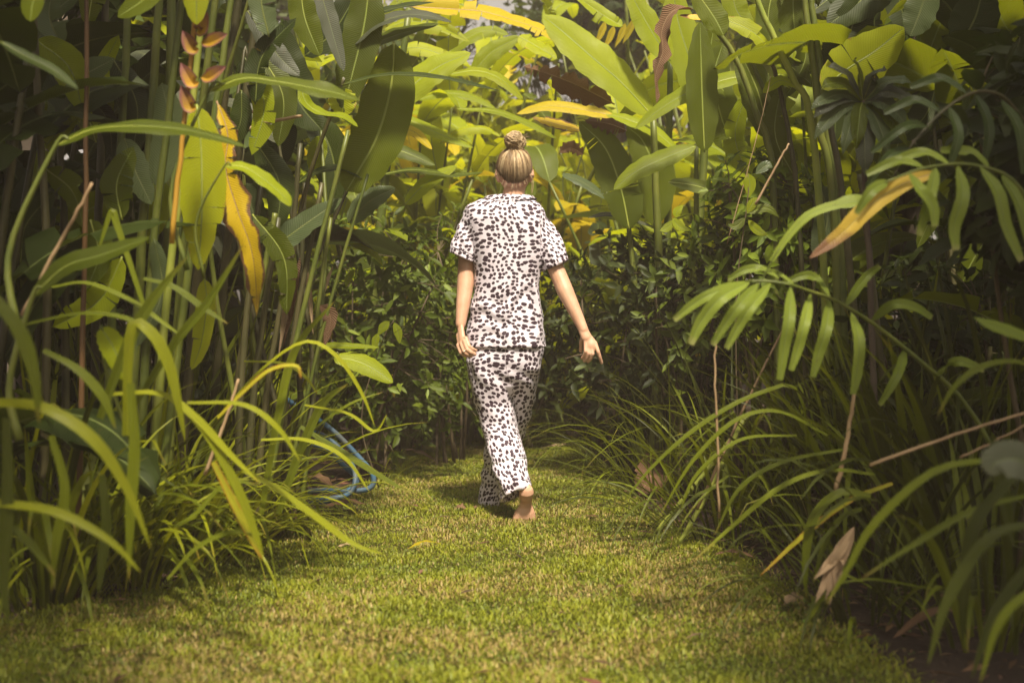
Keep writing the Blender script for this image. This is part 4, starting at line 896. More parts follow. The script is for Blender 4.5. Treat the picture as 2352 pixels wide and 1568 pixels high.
# ------------------------------------------------------------------ strap-leaved clumps
def blades(par, rows, prof='strap'):
    for mt, pts, w, N in rows:
        hero_leaf(par, mt, pts, w * .82, N=N, n=18, midrib=False, profile=prof, fold=.28, sag=.1, ragged=.012, cols=3)
U = (0, -.7, 1); gL = 'strap-leaved plants along the left edge of the lawn'
A1 = strap_clump('yellow-green arching strap plant nearest the camera at left', G(120, 1385), 71, .95, 0.025, ('strapG', 'strapG', 'strapL', 'strapD'), lean=(.12, 0, 0), seed=61, group=gL, spread=.16)
blades(A1, [('strapG', [(-60, 640, 2.2), (0, 700), (50, 770), (80, 870), (90, 975)], 42, (.5, -1, .5)), ('strapL', [(-60, 930, 2.3), (0, 925), (110, 940), (220, 1015), (295, 1130), (348, 1262)], 38, (.3, -.9, .8)),
    ('strapL', [(-60, 1150, 2.3), (0, 1156), (130, 1176), (250, 1240), (325, 1315)], 30, (.3, -.9, .9)), ('strapG', [(-50, 1160, 2.35), (30, 1215), (80, 1260), (130, 1325)], 26, U),
    ('strapG', [(100, 805, 2.6), (180, 850), (238, 915), (266, 985)], 30, U), ('strapG', [(118, 1000, 2.5), (150, 1120), (130, 1240), (118, 1360)], 30, (.2, -1, 0)),
    ('strapD', [(15, 960, 2.3), (18, 1150), (8, 1300), (20, 1440)], 38, (.3, -1, 0)), ('strapG', [(300, 880, 2.6), (310, 1020), (300, 1180), (296, 1335)], 34, (.1, -1, 0)), ('strapD', [(235, 1090, 2.6), (245, 1200), (235, 1290), (226, 1365)], 32, (.1, -1, 0))])
A2 = strap_clump('bright strap plant whose arching leaves spill onto the lawn at left', G(395, 1290), 51, 1.0, 0.022, ('strapL', 'strapG', 'strapG', 'strapL'), lean=(.22, -.02, 0), seed=62, group=gL, spread=.16)
blades(A2, [('strapL', [(290, 1000, 2.75), (300, 760, 2.75), (345, 762), (385, 830), (408, 920), (425, 1010)], 36, (.4, -.9, .6)), ('strapL', [(260, 905, 2.8), (370, 905), (450, 960), (530, 1045), (600, 1112)], 26, U),
    ('strapL', [(400, 920, 2.8), (470, 990), (540, 1110), (585, 1220), (606, 1285)], 28, U), ('strapY', [(490, 1060, 2.9), (530, 1140), (570, 1220), (602, 1284)], 24, (.2, -1, .4)),
    ('strapL', [(560, 1080, 3.0), (640, 1125), (730, 1190), (810, 1248), (885, 1274)], 24, U), ('strapG', [(330, 640, 3.0), (400, 660), (470, 710), (525, 744)], 24, U), ('strapG', [(120, 660, 2.9), (200, 650), (300, 690), (380, 745), (415, 770)], 18, U),
    ('strapG', [(60, 745, 2.8), (190, 720), (300, 735), (360, 790), (395, 830)], 20, U), ('strapL', [(430, 925, 2.9), (560, 930), (640, 985), (690, 1060)], 20, U), ('strapG', [(400, 1210, 3.0), (450, 1180), (520, 1110), (600, 1112)], 20, U),
    ('strapG', [(385, 1330, 2.9), (450, 1260), (530, 1222), (612, 1226)], 20, U), ('strapG', [(310, 930, 2.9), (400, 790), (480, 690), (560, 560)], 26, (.2, -1, .2)), ('strapG', [(330, 700, 3.0), (270, 520), (255, 490), (225, 580)], 20, (.3, -.9, .5)),
    ('strapG', [(230, 960, 2.8), (290, 800), (350, 690), (430, 590)], 34, (.2, -1, .2)), ('strapY', [(500, 960, 2.95), (560, 900), (620, 850), (680, 840), (692, 870)], 18, U)])
A3 = strap_clump('upright deep green strap plant in front of the blue hose', G(600, 1205), 34, 1.15, 0.022, ('strapG', 'strapG', 'strapD', 'strapL'), lean=(.10, 0, 0), tilt=(.02, .35), droop=1.0, seed=63, group=gL, spread=.13)
blades(A3, [('strapL', [(500, 960, 3.6), (600, 850), (700, 785), (775, 820), (832, 905), (862, 982)], 16, U), ('strapL', [(560, 830, 3.8), (650, 835), (700, 865), (730, 905)], 14, U), ('strapG', [(690, 980, 4.0), (780, 1035), (860, 1085), (945, 1135)], 24, U),
    ('strapG', [(640, 1180, 3.8), (680, 1060), (740, 930), (800, 880)], 26, (.2, -1, .2)), ('strapG', [(600, 1180, 3.7), (640, 950), (680, 800), (770, 690)], 24, (.2, -1, .2)), ('strapL', [(600, 1010, 3.6), (700, 1010), (790, 1050), (850, 1130)], 16, U), ('strapG', [(700, 1000, 3.9), (800, 930), (880, 900)], 12, U), ('strapL', [(700, 930, 3.7), (800, 950), (860, 990), (890, 950)], 12, U)])
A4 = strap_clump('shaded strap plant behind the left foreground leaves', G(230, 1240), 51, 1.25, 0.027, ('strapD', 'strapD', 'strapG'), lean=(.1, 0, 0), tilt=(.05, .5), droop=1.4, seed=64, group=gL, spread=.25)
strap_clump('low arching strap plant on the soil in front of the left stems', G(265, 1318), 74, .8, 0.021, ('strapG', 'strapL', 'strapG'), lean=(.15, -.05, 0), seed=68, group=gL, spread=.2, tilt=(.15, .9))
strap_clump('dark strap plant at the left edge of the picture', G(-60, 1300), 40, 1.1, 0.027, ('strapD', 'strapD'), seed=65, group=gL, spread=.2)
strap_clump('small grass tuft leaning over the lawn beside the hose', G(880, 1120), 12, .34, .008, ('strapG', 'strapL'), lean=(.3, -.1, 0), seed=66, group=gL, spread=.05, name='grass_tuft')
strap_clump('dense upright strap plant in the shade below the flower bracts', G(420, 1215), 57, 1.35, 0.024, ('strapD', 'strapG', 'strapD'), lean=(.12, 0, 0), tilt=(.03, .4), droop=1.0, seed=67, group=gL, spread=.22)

gR = 'strap-leaved plants along the right edge of the lawn'
B1 = strap_clump('large strap plant with many arching blades on the right of the lawn', G(1900, 1262), 78, 1.05, 0.019, ('strapG', 'strapD', 'strapG'), lean=(-.15, -.05, 0), seed=71, group=gR, spread=.2, tilt=(.1, .8))
V_ = (-.2, -.8, 1)
blades(B1, [('strapG', [(1860, 1200, 3.9), (1840, 912, 3.6), (1740, 905), (1610, 975), (1500, 1070), (1428, 1158)], 17, V_), ('strapG', [(1900, 1000, 3.5), (1790, 945), (1690, 965), (1590, 1060), (1512, 1190)], 16, V_),
    ('strapG', [(1830, 1000, 3.6), (1700, 1010), (1600, 1090), (1560, 1180)], 14, V_), ('strapG', [(2010, 1090, 3.2), (1900, 1080), (1790, 1120), (1680, 1210), (1590, 1290)], 18, V_), ('strapG', [(2000, 1140, 3.1), (1930, 1130), (1868, 1190), (1850, 1290), (1852, 1375)], 28, (-.3, -1, .5)),
    ('strapY', [(2050, 1110, 3.2), (1950, 1150), (1850, 1225), (1742, 1325)], 20, V_), ('strapG', [(1980, 1170, 3.1), (1930, 1190), (1890, 1260), (1868, 1340)], 18, V_), ('strapG', [(1950, 1030, 3.3), (1800, 1060), (1700, 1120), (1640, 1230)], 16, V_)])
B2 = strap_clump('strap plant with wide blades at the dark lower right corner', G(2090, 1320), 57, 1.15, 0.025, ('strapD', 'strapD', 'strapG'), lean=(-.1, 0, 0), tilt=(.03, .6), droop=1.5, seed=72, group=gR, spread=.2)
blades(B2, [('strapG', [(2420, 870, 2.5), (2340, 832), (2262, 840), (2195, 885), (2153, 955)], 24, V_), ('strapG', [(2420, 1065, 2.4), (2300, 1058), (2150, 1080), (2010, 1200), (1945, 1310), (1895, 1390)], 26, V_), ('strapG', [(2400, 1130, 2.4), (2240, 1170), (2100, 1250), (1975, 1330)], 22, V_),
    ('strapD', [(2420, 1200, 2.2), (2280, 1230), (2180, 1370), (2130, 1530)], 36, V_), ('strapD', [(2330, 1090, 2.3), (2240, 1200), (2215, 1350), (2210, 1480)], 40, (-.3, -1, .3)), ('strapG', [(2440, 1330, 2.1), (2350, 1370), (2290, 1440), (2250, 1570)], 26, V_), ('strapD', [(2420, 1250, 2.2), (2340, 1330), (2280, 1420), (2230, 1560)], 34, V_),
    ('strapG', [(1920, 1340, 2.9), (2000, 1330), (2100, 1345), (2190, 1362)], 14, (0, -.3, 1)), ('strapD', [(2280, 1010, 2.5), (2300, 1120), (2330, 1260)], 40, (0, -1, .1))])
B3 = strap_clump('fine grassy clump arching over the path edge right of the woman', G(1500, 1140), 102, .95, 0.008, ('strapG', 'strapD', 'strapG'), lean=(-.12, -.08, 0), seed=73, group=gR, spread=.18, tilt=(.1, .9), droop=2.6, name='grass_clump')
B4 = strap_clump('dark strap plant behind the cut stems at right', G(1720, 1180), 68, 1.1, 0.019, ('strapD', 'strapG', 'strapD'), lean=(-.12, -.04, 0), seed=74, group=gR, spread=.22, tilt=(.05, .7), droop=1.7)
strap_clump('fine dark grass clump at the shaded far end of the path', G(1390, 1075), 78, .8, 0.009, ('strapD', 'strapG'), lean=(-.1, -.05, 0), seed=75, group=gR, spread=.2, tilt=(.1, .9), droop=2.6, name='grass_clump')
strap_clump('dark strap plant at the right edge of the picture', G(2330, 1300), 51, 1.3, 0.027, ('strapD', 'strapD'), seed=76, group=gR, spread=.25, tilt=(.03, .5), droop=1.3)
strap_clump('shaded upright strap plant under the palm frond', G(2050, 1200), 57, 1.25, 0.025, ('strapD', 'strapD', 'strapG'), lean=(-.06, 0, 0), seed=77, group=gR, spread=.25, tilt=(.03, .45), droop=1.0)

strap_clump('fine arching grass spilling over the soil at the lower right', G(1960, 1400), 60, .6, .014, ('strapD', 'strapG', 'strapD'), lean=(-.15, -.1, 0), seed=78, group=gR, spread=.22, tilt=(.2, 1.0), droop=2.4, name='grass_clump')
strap_clump('dark arching strap plant in the lower right corner', G(2230, 1440), 50, .9, .024, ('strapD', 'strapD', 'strapG'), lean=(-.2, -.05, 0), seed=79, group=gR, spread=.25, tilt=(.15, .9), droop=2.2)
strap_clump('fine bright grass arching out of the left bed towards the lawn', G(520, 1265), 60, .75, .012, ('strapL', 'strapG', 'strapL'), lean=(.2, -.1, 0), seed=80, group=gL, spread=.22, tilt=(.2, 1.0), droop=2.4, name='grass_clump')
strap_clump('yellow-green arching plant with narrow blades in front of the left bed', G(335, 1335), 56, .82, .018, ('strapL', 'strapL', 'strapG'), lean=(.22, -.08, 0), seed=86, group=gL, spread=.22, tilt=(.2, .95), droop=2.3)
strap_clump('narrow-bladed bright plant at the far lower left of the bed', G(90, 1330), 56, 1.0, .020, ('strapL', 'strapG', 'strapG'), lean=(.2, -.05, 0), seed=87, group=gL, spread=.25, tilt=(.15, .85), droop=2.1)
strap_clump('thick tuft of narrow bright blades at the left edge of the lawn', G(470, 1285), 60, .8, .015, ('strapL', 'strapL', 'strapG'), lean=(.25, -.1, 0), seed=88, group=gL, spread=.2, tilt=(.2, 1.0), droop=2.2)
strap_clump('thick tuft of long narrow blades at the middle of the right bed', G(1640, 1225), 60, 1.0, .015, ('strapG', 'strapD', 'strapG'), lean=(-.2, -.08, 0), seed=89, group=gR, spread=.22, tilt=(.15, 1.0), droop=2.2)
strap_clump('tangled dark blades in the shade at the far right of the bed', G(2250, 1330), 60, 1.25, .024, ('strapD', 'strapD', 'strapG'), lean=(-.15, -.05, 0), seed=90, group=gR, spread=.3, tilt=(.1, .8), droop=1.9)

# ------------------------------------------------------------------ the woman
m, t = nt('skin'); b = NB(t); tc = b.n('ShaderNodeTexCoord')
n1 = b.noise(14, 4, tc.outputs['Object']); n2 = b.noise(160, 2, tc.outputs['Object'])
c = b.mix(b.ramp(n1, .3, .7), (0.52, 0.285, 0.180), (0.64, 0.39, 0.26))
p = b.n('ShaderNodeBsdfPrincipled'); b.l(c, p.inputs['Base Color']); p.inputs['Roughness'].default_value = .48
p.inputs['Subsurface Weight'].default_value = .12; p.inputs['Subsurface Radius'].default_value = (.012, .005, .003); p.inputs['Subsurface Scale'].default_value = .5
b.l(b.bump(n2, .15, .001), p.inputs['Normal']); b.out(p.outputs[0]); M['skin'] = m

def spotted(name, sc=42.0):
    m, t = nt(name); b = NB(t); tc = b.n('ShaderNodeTexCoord'); cl = b.n('ShaderNodeAttribute', attribute_name='cloth')
    nzv = b.n('ShaderNodeTexNoise'); nzv.inputs['Scale'].default_value = 90; nzv.inputs['Detail'].default_value = 1.0; b.l(tc.outputs['Object'], nzv.inputs['Vector'])
    nz2 = b.n('ShaderNodeTexNoise'); nz2.inputs['Scale'].default_value = 6; b.l(tc.outputs['Object'], nz2.inputs['Vector'])
    v1 = b.n('ShaderNodeVectorMath', operation='MULTIPLY_ADD'); b.l(nzv.outputs['Color'], v1.inputs[0]); v1.inputs[1].default_value = (.006,) * 3; b.l(cl.outputs['Vector'], v1.inputs[2])
    v2 = b.n('ShaderNodeVectorMath', operation='MULTIPLY_ADD'); b.l(nz2.outputs['Color'], v2.inputs[0]); v2.inputs[1].default_value = (.05,) * 3; b.l(v1.outputs[0], v2.inputs[2])
    sx = b.n('ShaderNodeSeparateXYZ'); b.l(v2.outputs[0], sx.inputs[0]); cb = b.n('ShaderNodeCombineXYZ')
    b.l(sx.outputs[0], cb.inputs[0]); b.l(b.math('MULTIPLY', sx.outputs[1], 1.18), cb.inputs[1])
    vo = b.n('ShaderNodeTexVoronoi', feature='F1', voronoi_dimensions='2D'); vo.inputs['Scale'].default_value = sc; vo.inputs['Randomness'].default_value = .74; b.l(cb.outputs[0], vo.inputs['Vector'])
    se = b.n('ShaderNodeSeparateColor'); b.l(vo.outputs['Color'], se.inputs[0])
    th = b.math('ADD', .295, b.math('MULTIPLY', se.outputs[0], .16))
    f = b.ramp(b.math('SUBTRACT', th, vo.outputs['Distance']), -.015, .03)
    wv = b.noise(700, 2, tc.outputs['Object']); cr = b.noise(38, 4, tc.outputs['Object'])
    col = b.mix(f, (0.73, 0.655, 0.735), (0.040, 0.020, 0.032))
    p = b.n('ShaderNodeBsdfPrincipled'); b.l(col, p.inputs['Base Color']); p.inputs['Roughness'].default_value = .6; p.inputs['Specular IOR Level'].default_value = .3
    p.inputs['Sheen Weight'].default_value = .12
    b.l(b.bump(b.math('ADD', b.math('MULTIPLY', wv, .2), cr), .35, .006), p.inputs['Normal']); b.out(p.outputs[0]); return m
M['cloth'] = spotted('spotted_satin')
m, t = nt('black_piping'); b = NB(t); b.out(b.pbr((.025, .015, .02), .6)); M['piping'] = m
m, t = nt('hair'); b = NB(t); at = b.n('ShaderNodeAttribute', attribute_name='gc'); b.out(b.pbr(at.outputs['Color'], .42, .5)); M['hair'] = m
m, t = nt('silver'); b = NB(t); p = b.n('ShaderNodeBsdfPrincipled'); p.inputs['Base Color'].default_value = (.8, .78, .74, 1); p.inputs['Metallic'].default_value = 1; p.inputs['Roughness'].default_value = .25; b.out(p.outputs[0]); M['silver'] = m
m, t = nt('eye'); b = NB(t); b.out(b.pbr((.7, .68, .64), .2)); M['eye'] = m

def ring(c, a, bb, ex=2.0, ax=(1, 0, 0), ay=(0, 1, 0), k=32):
    c = np.asarray(c, float); ax = np.asarray(ax, float); ay = np.asarray(ay, float); o = []
    for i in range(k):
        th = 2 * math.pi * i / k; cs, sn = math.cos(th), math.sin(th)
        o.append(c + ax * a * math.copysign(abs(cs) ** (2 / ex), cs) + ay * bb * math.copysign(abs(sn) ** (2 / ex), sn))
    return np.array(o)
def loft(rings, cap=(True, True)):
    k = len(rings[0]); V = [v for r in rings for v in r]; F = []
    for i in range(len(rings) - 1):
        for j in range(k):
            F.append((i * k + j, i * k + (j + 1) % k, (i + 1) * k + (j + 1) % k, (i + 1) * k + j))
    if cap[0]: V.append(np.mean(rings[0], 0)); c0 = len(V) - 1; F += [(c0, (j + 1) % k, j) for j in range(k)]
    if cap[1]: V.append(np.mean(rings[-1], 0)); c0 = len(V) - 1; e = (len(rings) - 1) * k; F += [(c0, e + j, e + (j + 1) % k) for j in range(k)]
    return V, F
def capsule(p0, r0, p1, r1, k=16, flat=1.0, fa=(0, 1, 0)):
    p0, p1 = np.asarray(p0, float), np.asarray(p1, float); d = unit(p1 - p0)
    fa = np.asarray(fa, float); y = unit(fa - d * np.dot(fa, d)); x = np.cross(y, d)
    R = []
    for a in np.linspace(-85, 0, 6): R.append(ring(p0 + d * r0 * math.sin(math.radians(a)), r0 * math.cos(math.radians(a)), r0 * flat * math.cos(math.radians(a)), 2, x, y, k))
    for a in np.linspace(0, 85, 6): R.append(ring(p1 + d * r1 * math.sin(math.radians(a)), r1 * math.cos(math.radians(a)), r1 * flat * math.cos(math.radians(a)), 2, x, y, k))
    return loft(R)
def ellipsoid(c, rx, ry, rz, k=20):
    return loft([ring(np.asarray(c, float) + [0, 0, rz * math.sin(a)], rx * math.cos(a), ry * math.cos(a), 2, k=k) for a in np.radians(np.linspace(-86, 86, 15))])
def voxel(name, pieces, size, smooth, mat):
    V, F = [], []
    for v, f in pieces: o = len(V); V += list(v); F += [tuple(i + o for i in q) for q in f]
    me = new_mesh('tmp', V, F); ob = bpy.data.objects.new('tmp', me); COL.objects.link(ob)
    rm = ob.modifiers.new('r', 'REMESH'); rm.mode = 'VOXEL'; rm.voxel_size = size
    if smooth: sm = ob.modifiers.new('s', 'SMOOTH'); sm.factor = .5; sm.iterations = smooth
    dg = bpy.context.evaluated_depsgraph_get(); dg.update()
    out = bpy.data.meshes.new_from_object(ob.evaluated_get(dg)); out.name = name
    bpy.data.objects.remove(ob); bpy.data.meshes.remove(me)
    out.materials.clear(); out.materials.append(mat)
    out.polygons.foreach_set('use_smooth', [True] * len(out.polygons)); return out
def displace(me, fn):
    n = len(me.vertices); co = np.empty(n * 3); me.vertices.foreach_get('co', co); co = co.reshape(-1, 3)
    no = np.empty(n * 3); me.vertices.foreach_get('normal', no); no = no.reshape(-1, 3)
    co = co + no * fn(co, no)[:, None]; me.vertices.foreach_set('co', co.ravel()); me.update()
def nz3(co, s, off=0.0):
    return np.array([noise.noise(Vector((x[0] * s[0] + off, x[1] * s[1], x[2] * s[2]))) for x in co])

W_ = thing('person', 'barefoot woman in black-spotted white pyjamas walking away along the lawn, hair in a bun', 'person', (-0.02, 5.15, 0))
q = lambda x, y, Y: np.array(P(x, y, Y))
YB = 5.2
def span(y, l, r, bb, Y, ex=2.3, k=40):
    a, c_ = q(l, y, Y), q(r, y, Y); return ring((a + c_) / 2, (c_[0] - a[0]) / 2, bb, ex, k=k)
# --- body: one continuous surface
torso = [(458, 1146, 1210, .05), (472, 1112, 1228, .066), (492, 1084, 1246, .082), (520, 1080, 1248, .095), (580, 1094, 1244, .10), (640, 1102, 1230, .095), (700, 1098, 1232, .098), (760, 1088, 1238, .108), (820, 1086, 1238, .11), (850, 1100, 1225, .10)]
B = [loft([span(y, l, r, bb, YB - .02) for y, l, r, bb in torso])]
HC = q(1182, 399, 5.22); HC[2] = 1.638
B += [capsule(q(1178, 470, 5.2), .058, HC + [0, -.012, -.055], .050), ellipsoid(HC + [0, -.004, .012], .079, .094, .100), ellipsoid(HC + [0, .028, -.055], .054, .062, .062),
      capsule(HC + [0, .085, .012], .009, HC + [0, .108, -.022], .013), ellipsoid(HC + [0, .088, -.063], .022, .010, .007), ellipsoid(HC + [0, .088, -.074], .020, .010, .008), ellipsoid(HC + [0, .078, -.098], .020, .016, .014),
      capsule(HC + [-.042, .078, .018], .010, HC + [.042, .078, .018], .010)]
for s in (-1, 1):
    B += [capsule(HC + [s * .083, -.004, .020], .010, HC + [s * .085, -.008, -.006], .011, flat=1.6), capsule(HC + [s * .083, -.006, -.014], .009, HC + [s * .078, .0, -.032], .007),
          ellipsoid(HC + [s * .045, .062, -.030], .020, .022, .022)]
def limb(pts): return [capsule(a[0], a[1], c_[0], c_[1]) for a, c_ in zip(pts[:-1], pts[1:])]
B += limb([(q(1092, 504, 5.2), .044), (q(1074, 570, 5.2), .041), (q(1070, 622, 5.19), .040), (q(1069, 655, 5.17), .041), (q(1063, 705, 5.13), .033), (q(1058, 745, 5.10), .0245)])
B += limb([(q(1234, 512, 5.2), .044), (q(1260, 575, 5.17), .041), (q(1283, 632, 5.14), .040), (q(1298, 668, 5.11), .040), (q(1319, 712, 5.08), .032), (q(1340, 757, 5.05), .0235)])
# left hand resting against the hip
B += [capsule(q(1057, 748, 5.095), .021, q(1062, 788, 5.055), .026, flat=.62, fa=(.75, .4, -.2)), capsule(q(1054, 770, 5.09), .014, q(1058, 795, 5.06), .015)]
for i, (x, y, Y, l) in enumerate([(1074, 784, 5.035, 1.0), (1070, 791, 5.03, 1.1), (1063, 797, 5.035, 1.02), (1056, 801, 5.05, .82)]):
    a = q(x - 4, y - 8, Y + .008); k1 = q(x + 3 * l, y + 11 * l, Y - .012); k2 = q(x + 11 * l, y + 17 * l, Y - .012); tp = q(x + 19 * l, y + 21 * l, Y)
    B += limb([(a, .0098), (k1, .0094), (k2, .0086), (tp, .0078)])
B += limb([(q(1056, 756, 5.115), .012), (q(1066, 778, 5.13), .0105), (q(1074, 800, 5.13), .0085)])
# right hand trailing, last finger extended
B += [capsule(q(1337, 752, 5.052), .0235, q(1347, 775, 5.04), .026, flat=.72, fa=(-.2, 1, 0)), capsule(q(1345, 770, 5.043), .024, q(1358, 792, 5.03), .031, flat=.5, fa=(-.2, 1, 0))]
for i, (x, y, pts) in enumerate([(1348, 793, [(-3, 14), (-6, 24), (-11, 29)]), (1355, 796, [(-3, 16), (-7, 27), (-13, 33)]), (1362, 797, [(-1, 16), (-5, 27), (-11, 33)]), (1370, 795, [(4, 13), (8, 26), (12, 38)])]):
    seq = [(q(x - 3, y - 8, 5.032), .0100), (q(x + pts[0][0], y + pts[0][1], 5.015), .0095), (q(x + pts[1][0], y + pts[1][1], 5.025 if i < 3 else 5.02), .0087), (q(x + pts[2][0], y + pts[2][1], 5.04 if i < 3 else 5.03), .0077)]
    B += limb(seq)
B += limb([(q(1340, 768, 5.06), .012), (q(1335, 786, 5.075), .0105), (q(1334, 806, 5.085), .0085)])
# legs and feet: left foot pushing off, right foot flat ahead
B += limb([(q(1122, 815, 5.17), .075), (q(1135, 900, 5.2), .066), (q(1145, 965, 5.19), .050), (q(1160, 1010, 5.13), .050), (q(1174, 1070, 5.01), .034), (q(1194, 1112, 4.935), .026)])
B += limb([(q(1206, 815, 5.17), .075), (q(1185, 900, 5.24), .064), (q(1168, 965, 5.30), .050), (q(1155, 1030, 5.36), .046), (q(1135, 1090, 5.40), .034), (q(1124, 1135, 5.41), .030)])
# rear (left) foot: heel raised, sole towards the camera
ax = unit([1, .12, .05]); fd_ = unit(q(1203, 1188, 4.93) - q(1214, 1130, 4.85)); up_ = np.cross(ax, fd_)
hl = q(1209, 1129, 4.88); bl = q(1204, 1187, 4.935)
B += [loft([ring(hl + (bl - hl) * f + np.asarray(off), a, bb, 2.2, ax, up_, 24) for f, a, bb, off in [(-.24, .012, .012, (0, 0, 0)), (-.15, .027, .023, (0, 0, 0)), (0, .034, .031, (0, 0, 0)), (.2, .032, .028, (0, .006, 0)), (.42, .0265, .020, (.004, .018, .004)), (.58, .029, .020, (.003, .017, .003)), (.8, .046, .023, (0, .006, .002)), (1.0, .054, .024, (0, .0, 0)), (1.13, .048, .016, (0, .006, 0))]])]
B += [capsule(q(1194, 1105, 4.945), .026, hl + (bl - hl) * .12 + [0, .03, .008], .022)]
for i, (x, rr_) in enumerate([(-.037, .014), (-.015, .011), (.004, .0105), (.022, .010), (.039, .009)]):
    B += limb([(np.array([bl[0] - x, bl[1] + .008, .022]), rr_ * 1.15), (np.array([bl[0] - x, bl[1] + .045 - i * .004, .016]), rr_)])
# front (right) foot
hr = q(1124, 1150, 5.40); hr[2] = .034
B += limb([(hr, .032), (hr + [0, .07, -.002], .030), (hr + [0, .13, -.010], .026)]) + [capsule(hr + [-.015, .16, -.018], .022, hr + [.02, .155, -.018], .018), capsule(q(1124, 1128, 5.41), .030, hr + [0, .02, .02], .032)]
for i in range(5): B += limb([(hr + [-.028 + .014 * i, .16, -.020], .011), (hr + [-.030 + .015 * i, .20 - i * .006, -.022], .0095 - i * .0005)])
body = add('body', voxel('body', B, .0034, 4, M['skin']), W_)
for s in (-1, 1):
    e = new_mesh('eye', *ellipsoid(HC + [s * .031, .078, .0], .013, .010, .009, 14), M['eye']); add('eye', e, body)
V, F = tube_vf(np.array([q(1066, 806, 5.02) + [.0095 * math.cos(a), .0095 * math.sin(a), .004 * math.cos(a)] for a in np.linspace(0, 6.28, 20)]), .0016, 5)
add('finger_ring', new_mesh('finger_ring', V, F, M['silver']), body)
for s in (1,):
    cE = HC + [s * .083, .0, -.036]
    V, F = tube_vf(np.array([cE + [0, .006 * math.cos(a), .006 * math.sin(a)] for a in np.linspace(0, 6.28, 16)]), .0012, 5)
    add('earring', new_mesh('earring', V, F, M['silver']), body)

# --- shirt
SH = [(452, 1132, 1214, .058), (459, 1104, 1228, .070), (468, 1078, 1240, .082), (482, 1064, 1250, .096), (505, 1063, 1257, .110), (545, 1076, 1256, .118), (590, 1086, 1249, .122), (630, 1091, 1243, .120), (665, 1090, 1240, .120), (700, 1085, 1243, .122), (740, 1077, 1248, .128), (775, 1071, 1253, .138), (797, 1068, 1256, .145)]
R = [span(y, l, r, bb, YB - .01) for y, l, r, bb in SH]
R += [span(796, 1076, 1248, .130, YB - .01), span(770, 1082, 1241, .118, YB - .01)]
pieces = [loft(R)]
def sleeve(axis, size, tilt, inner):
    """axis: (x, y, Y) sightings from shoulder to cuff; the cuff is hollow."""
    c = catmull([q(*p) for p in axis], 9); T = tangents(c); o = []
    sz = np.interp(np.linspace(0, 1, 9), np.linspace(0, 1, len(size)), size); last = None
    for i in range(9):
        d = unit(T[i] * (1 - i / 8) + np.asarray(tilt, float) * (i / 8)); yv = unit(np.array([0, 1.0, 0]) - d * d[1]); xv = np.cross(yv, d)
        o.append(ring(c[i], sz[i], sz[i] * .9, 2.1, xv, yv, 32)); last = (c[i], d, xv, yv)
    cc, d, xv, yv = last
    o += [ring(cc - d * .002, sz[-1] - .012, (sz[-1] - .012) * .9, 2.1, xv, yv, 32), ring(cc - d * .06, inner, inner, 2.1, xv, yv, 32)]
    trim = [ring(cc - d * dd, sz[-1] + .0012, sz[-1] * .9 + .0012, 2.1, xv, yv, 48) for dd in (.031,)]
    return loft(o), trim[0]
slL, trL = sleeve([(1108, 490, 5.2), (1086, 514, 5.2), (1072, 552, 5.19), (1063, 594, 5.18)], [.048, .062, .070, .073], (-.38, 0, -.92), .050)
slR, trR = sleeve([(1218, 496, 5.2), (1242, 526, 5.19), (1262, 568, 5.17), (1278, 611, 5.155)], [.048, .061, .067, .069], (.40, -.05, -.9), .048)
shirt = add('shirt', voxel('shirt', pieces + [slL, slR], .0045, 3, M['cloth']), W_)
def cloth_coords(me, axes):
    """Lay the print round each tube of cloth: axes = [(points along the tube, radius)], the nearest one wins."""
    n = len(me.vertices); co = np.empty(n * 3); me.vertices.foreach_get('co', co); co = co.reshape(-1, 3)
    best = np.full(n, 9.0); uv = np.zeros((n, 3), np.float32)
    for k, (ax_, rad) in enumerate(axes):
        ax_ = np.asarray(ax_, float); ax_ = ax_[np.argsort(ax_[:, 2])]
        cx = np.interp(co[:, 2], ax_[:, 2], ax_[:, 0]); cy = np.interp(co[:, 2], ax_[:, 2], ax_[:, 1])
        d = np.hypot(co[:, 0] - cx, co[:, 1] - cy) / rad + 9 * np.clip(ax_[0, 2] - .06 - co[:, 2], 0, 1) + 9 * np.clip(co[:, 2] - ax_[-1, 2] - .04, 0, 1)
        s_ = d < best; best[s_] = d[s_]
        uv[s_, 0] = np.arctan2(co[s_, 0] - cx[s_], cy[s_] - co[s_, 1]) * (.125 if rad > .15 else rad) + k * .731; uv[s_, 1] = co[s_, 2]
    a = me.attributes.new('cloth', 'FLOAT_VECTOR', 'POINT'); a.data.foreach_set('vector', uv.ravel())
cloth_coords(shirt.data, [([r.mean(0) for r in R[:13]], .165), (catmull([q(*p) for p in [(1086, 514, 5.2), (1072, 552, 5.19), (1060, 605, 5.18)]], 8), .072), (catmull([q(*p) for p in [(1242, 526, 5.19), (1262, 568, 5.17), (1282, 622, 5.155)]], 8), .068)])
def shirt_folds(co, no):
    u = nz3(co, (16, 5, 2.2)); v = nz3(co, (7, 7, 5), 3.1); w = nz3(co, (24, 10, 9), 8.0)
    low = np.clip((1.25 - co[:, 2]) / .4, 0, 1)
    # loose vertical drape below the shoulder blades, cross folds at the waist and hem
    cross = np.sin(co[:, 2] * 52 + 9 * v + 4 * co[:, 0]) * np.exp(-((co[:, 2] - .98) / .13) ** 2)
    arm = np.clip((np.abs(co[:, 0] + .03) - .15) / .05, 0, 1) * np.clip((co[:, 2] - 1.1) / .1, 0, 1)
    return .011 * u * (.35 + .65 * low) + .007 * v + .0022 * w + .006 * cross * (.6 + u) + arm * .0025 * np.sin(co[:, 2] * 60 + co[:, 0] * 90 + 6 * v)
displace(shirt.data, shirt_folds)
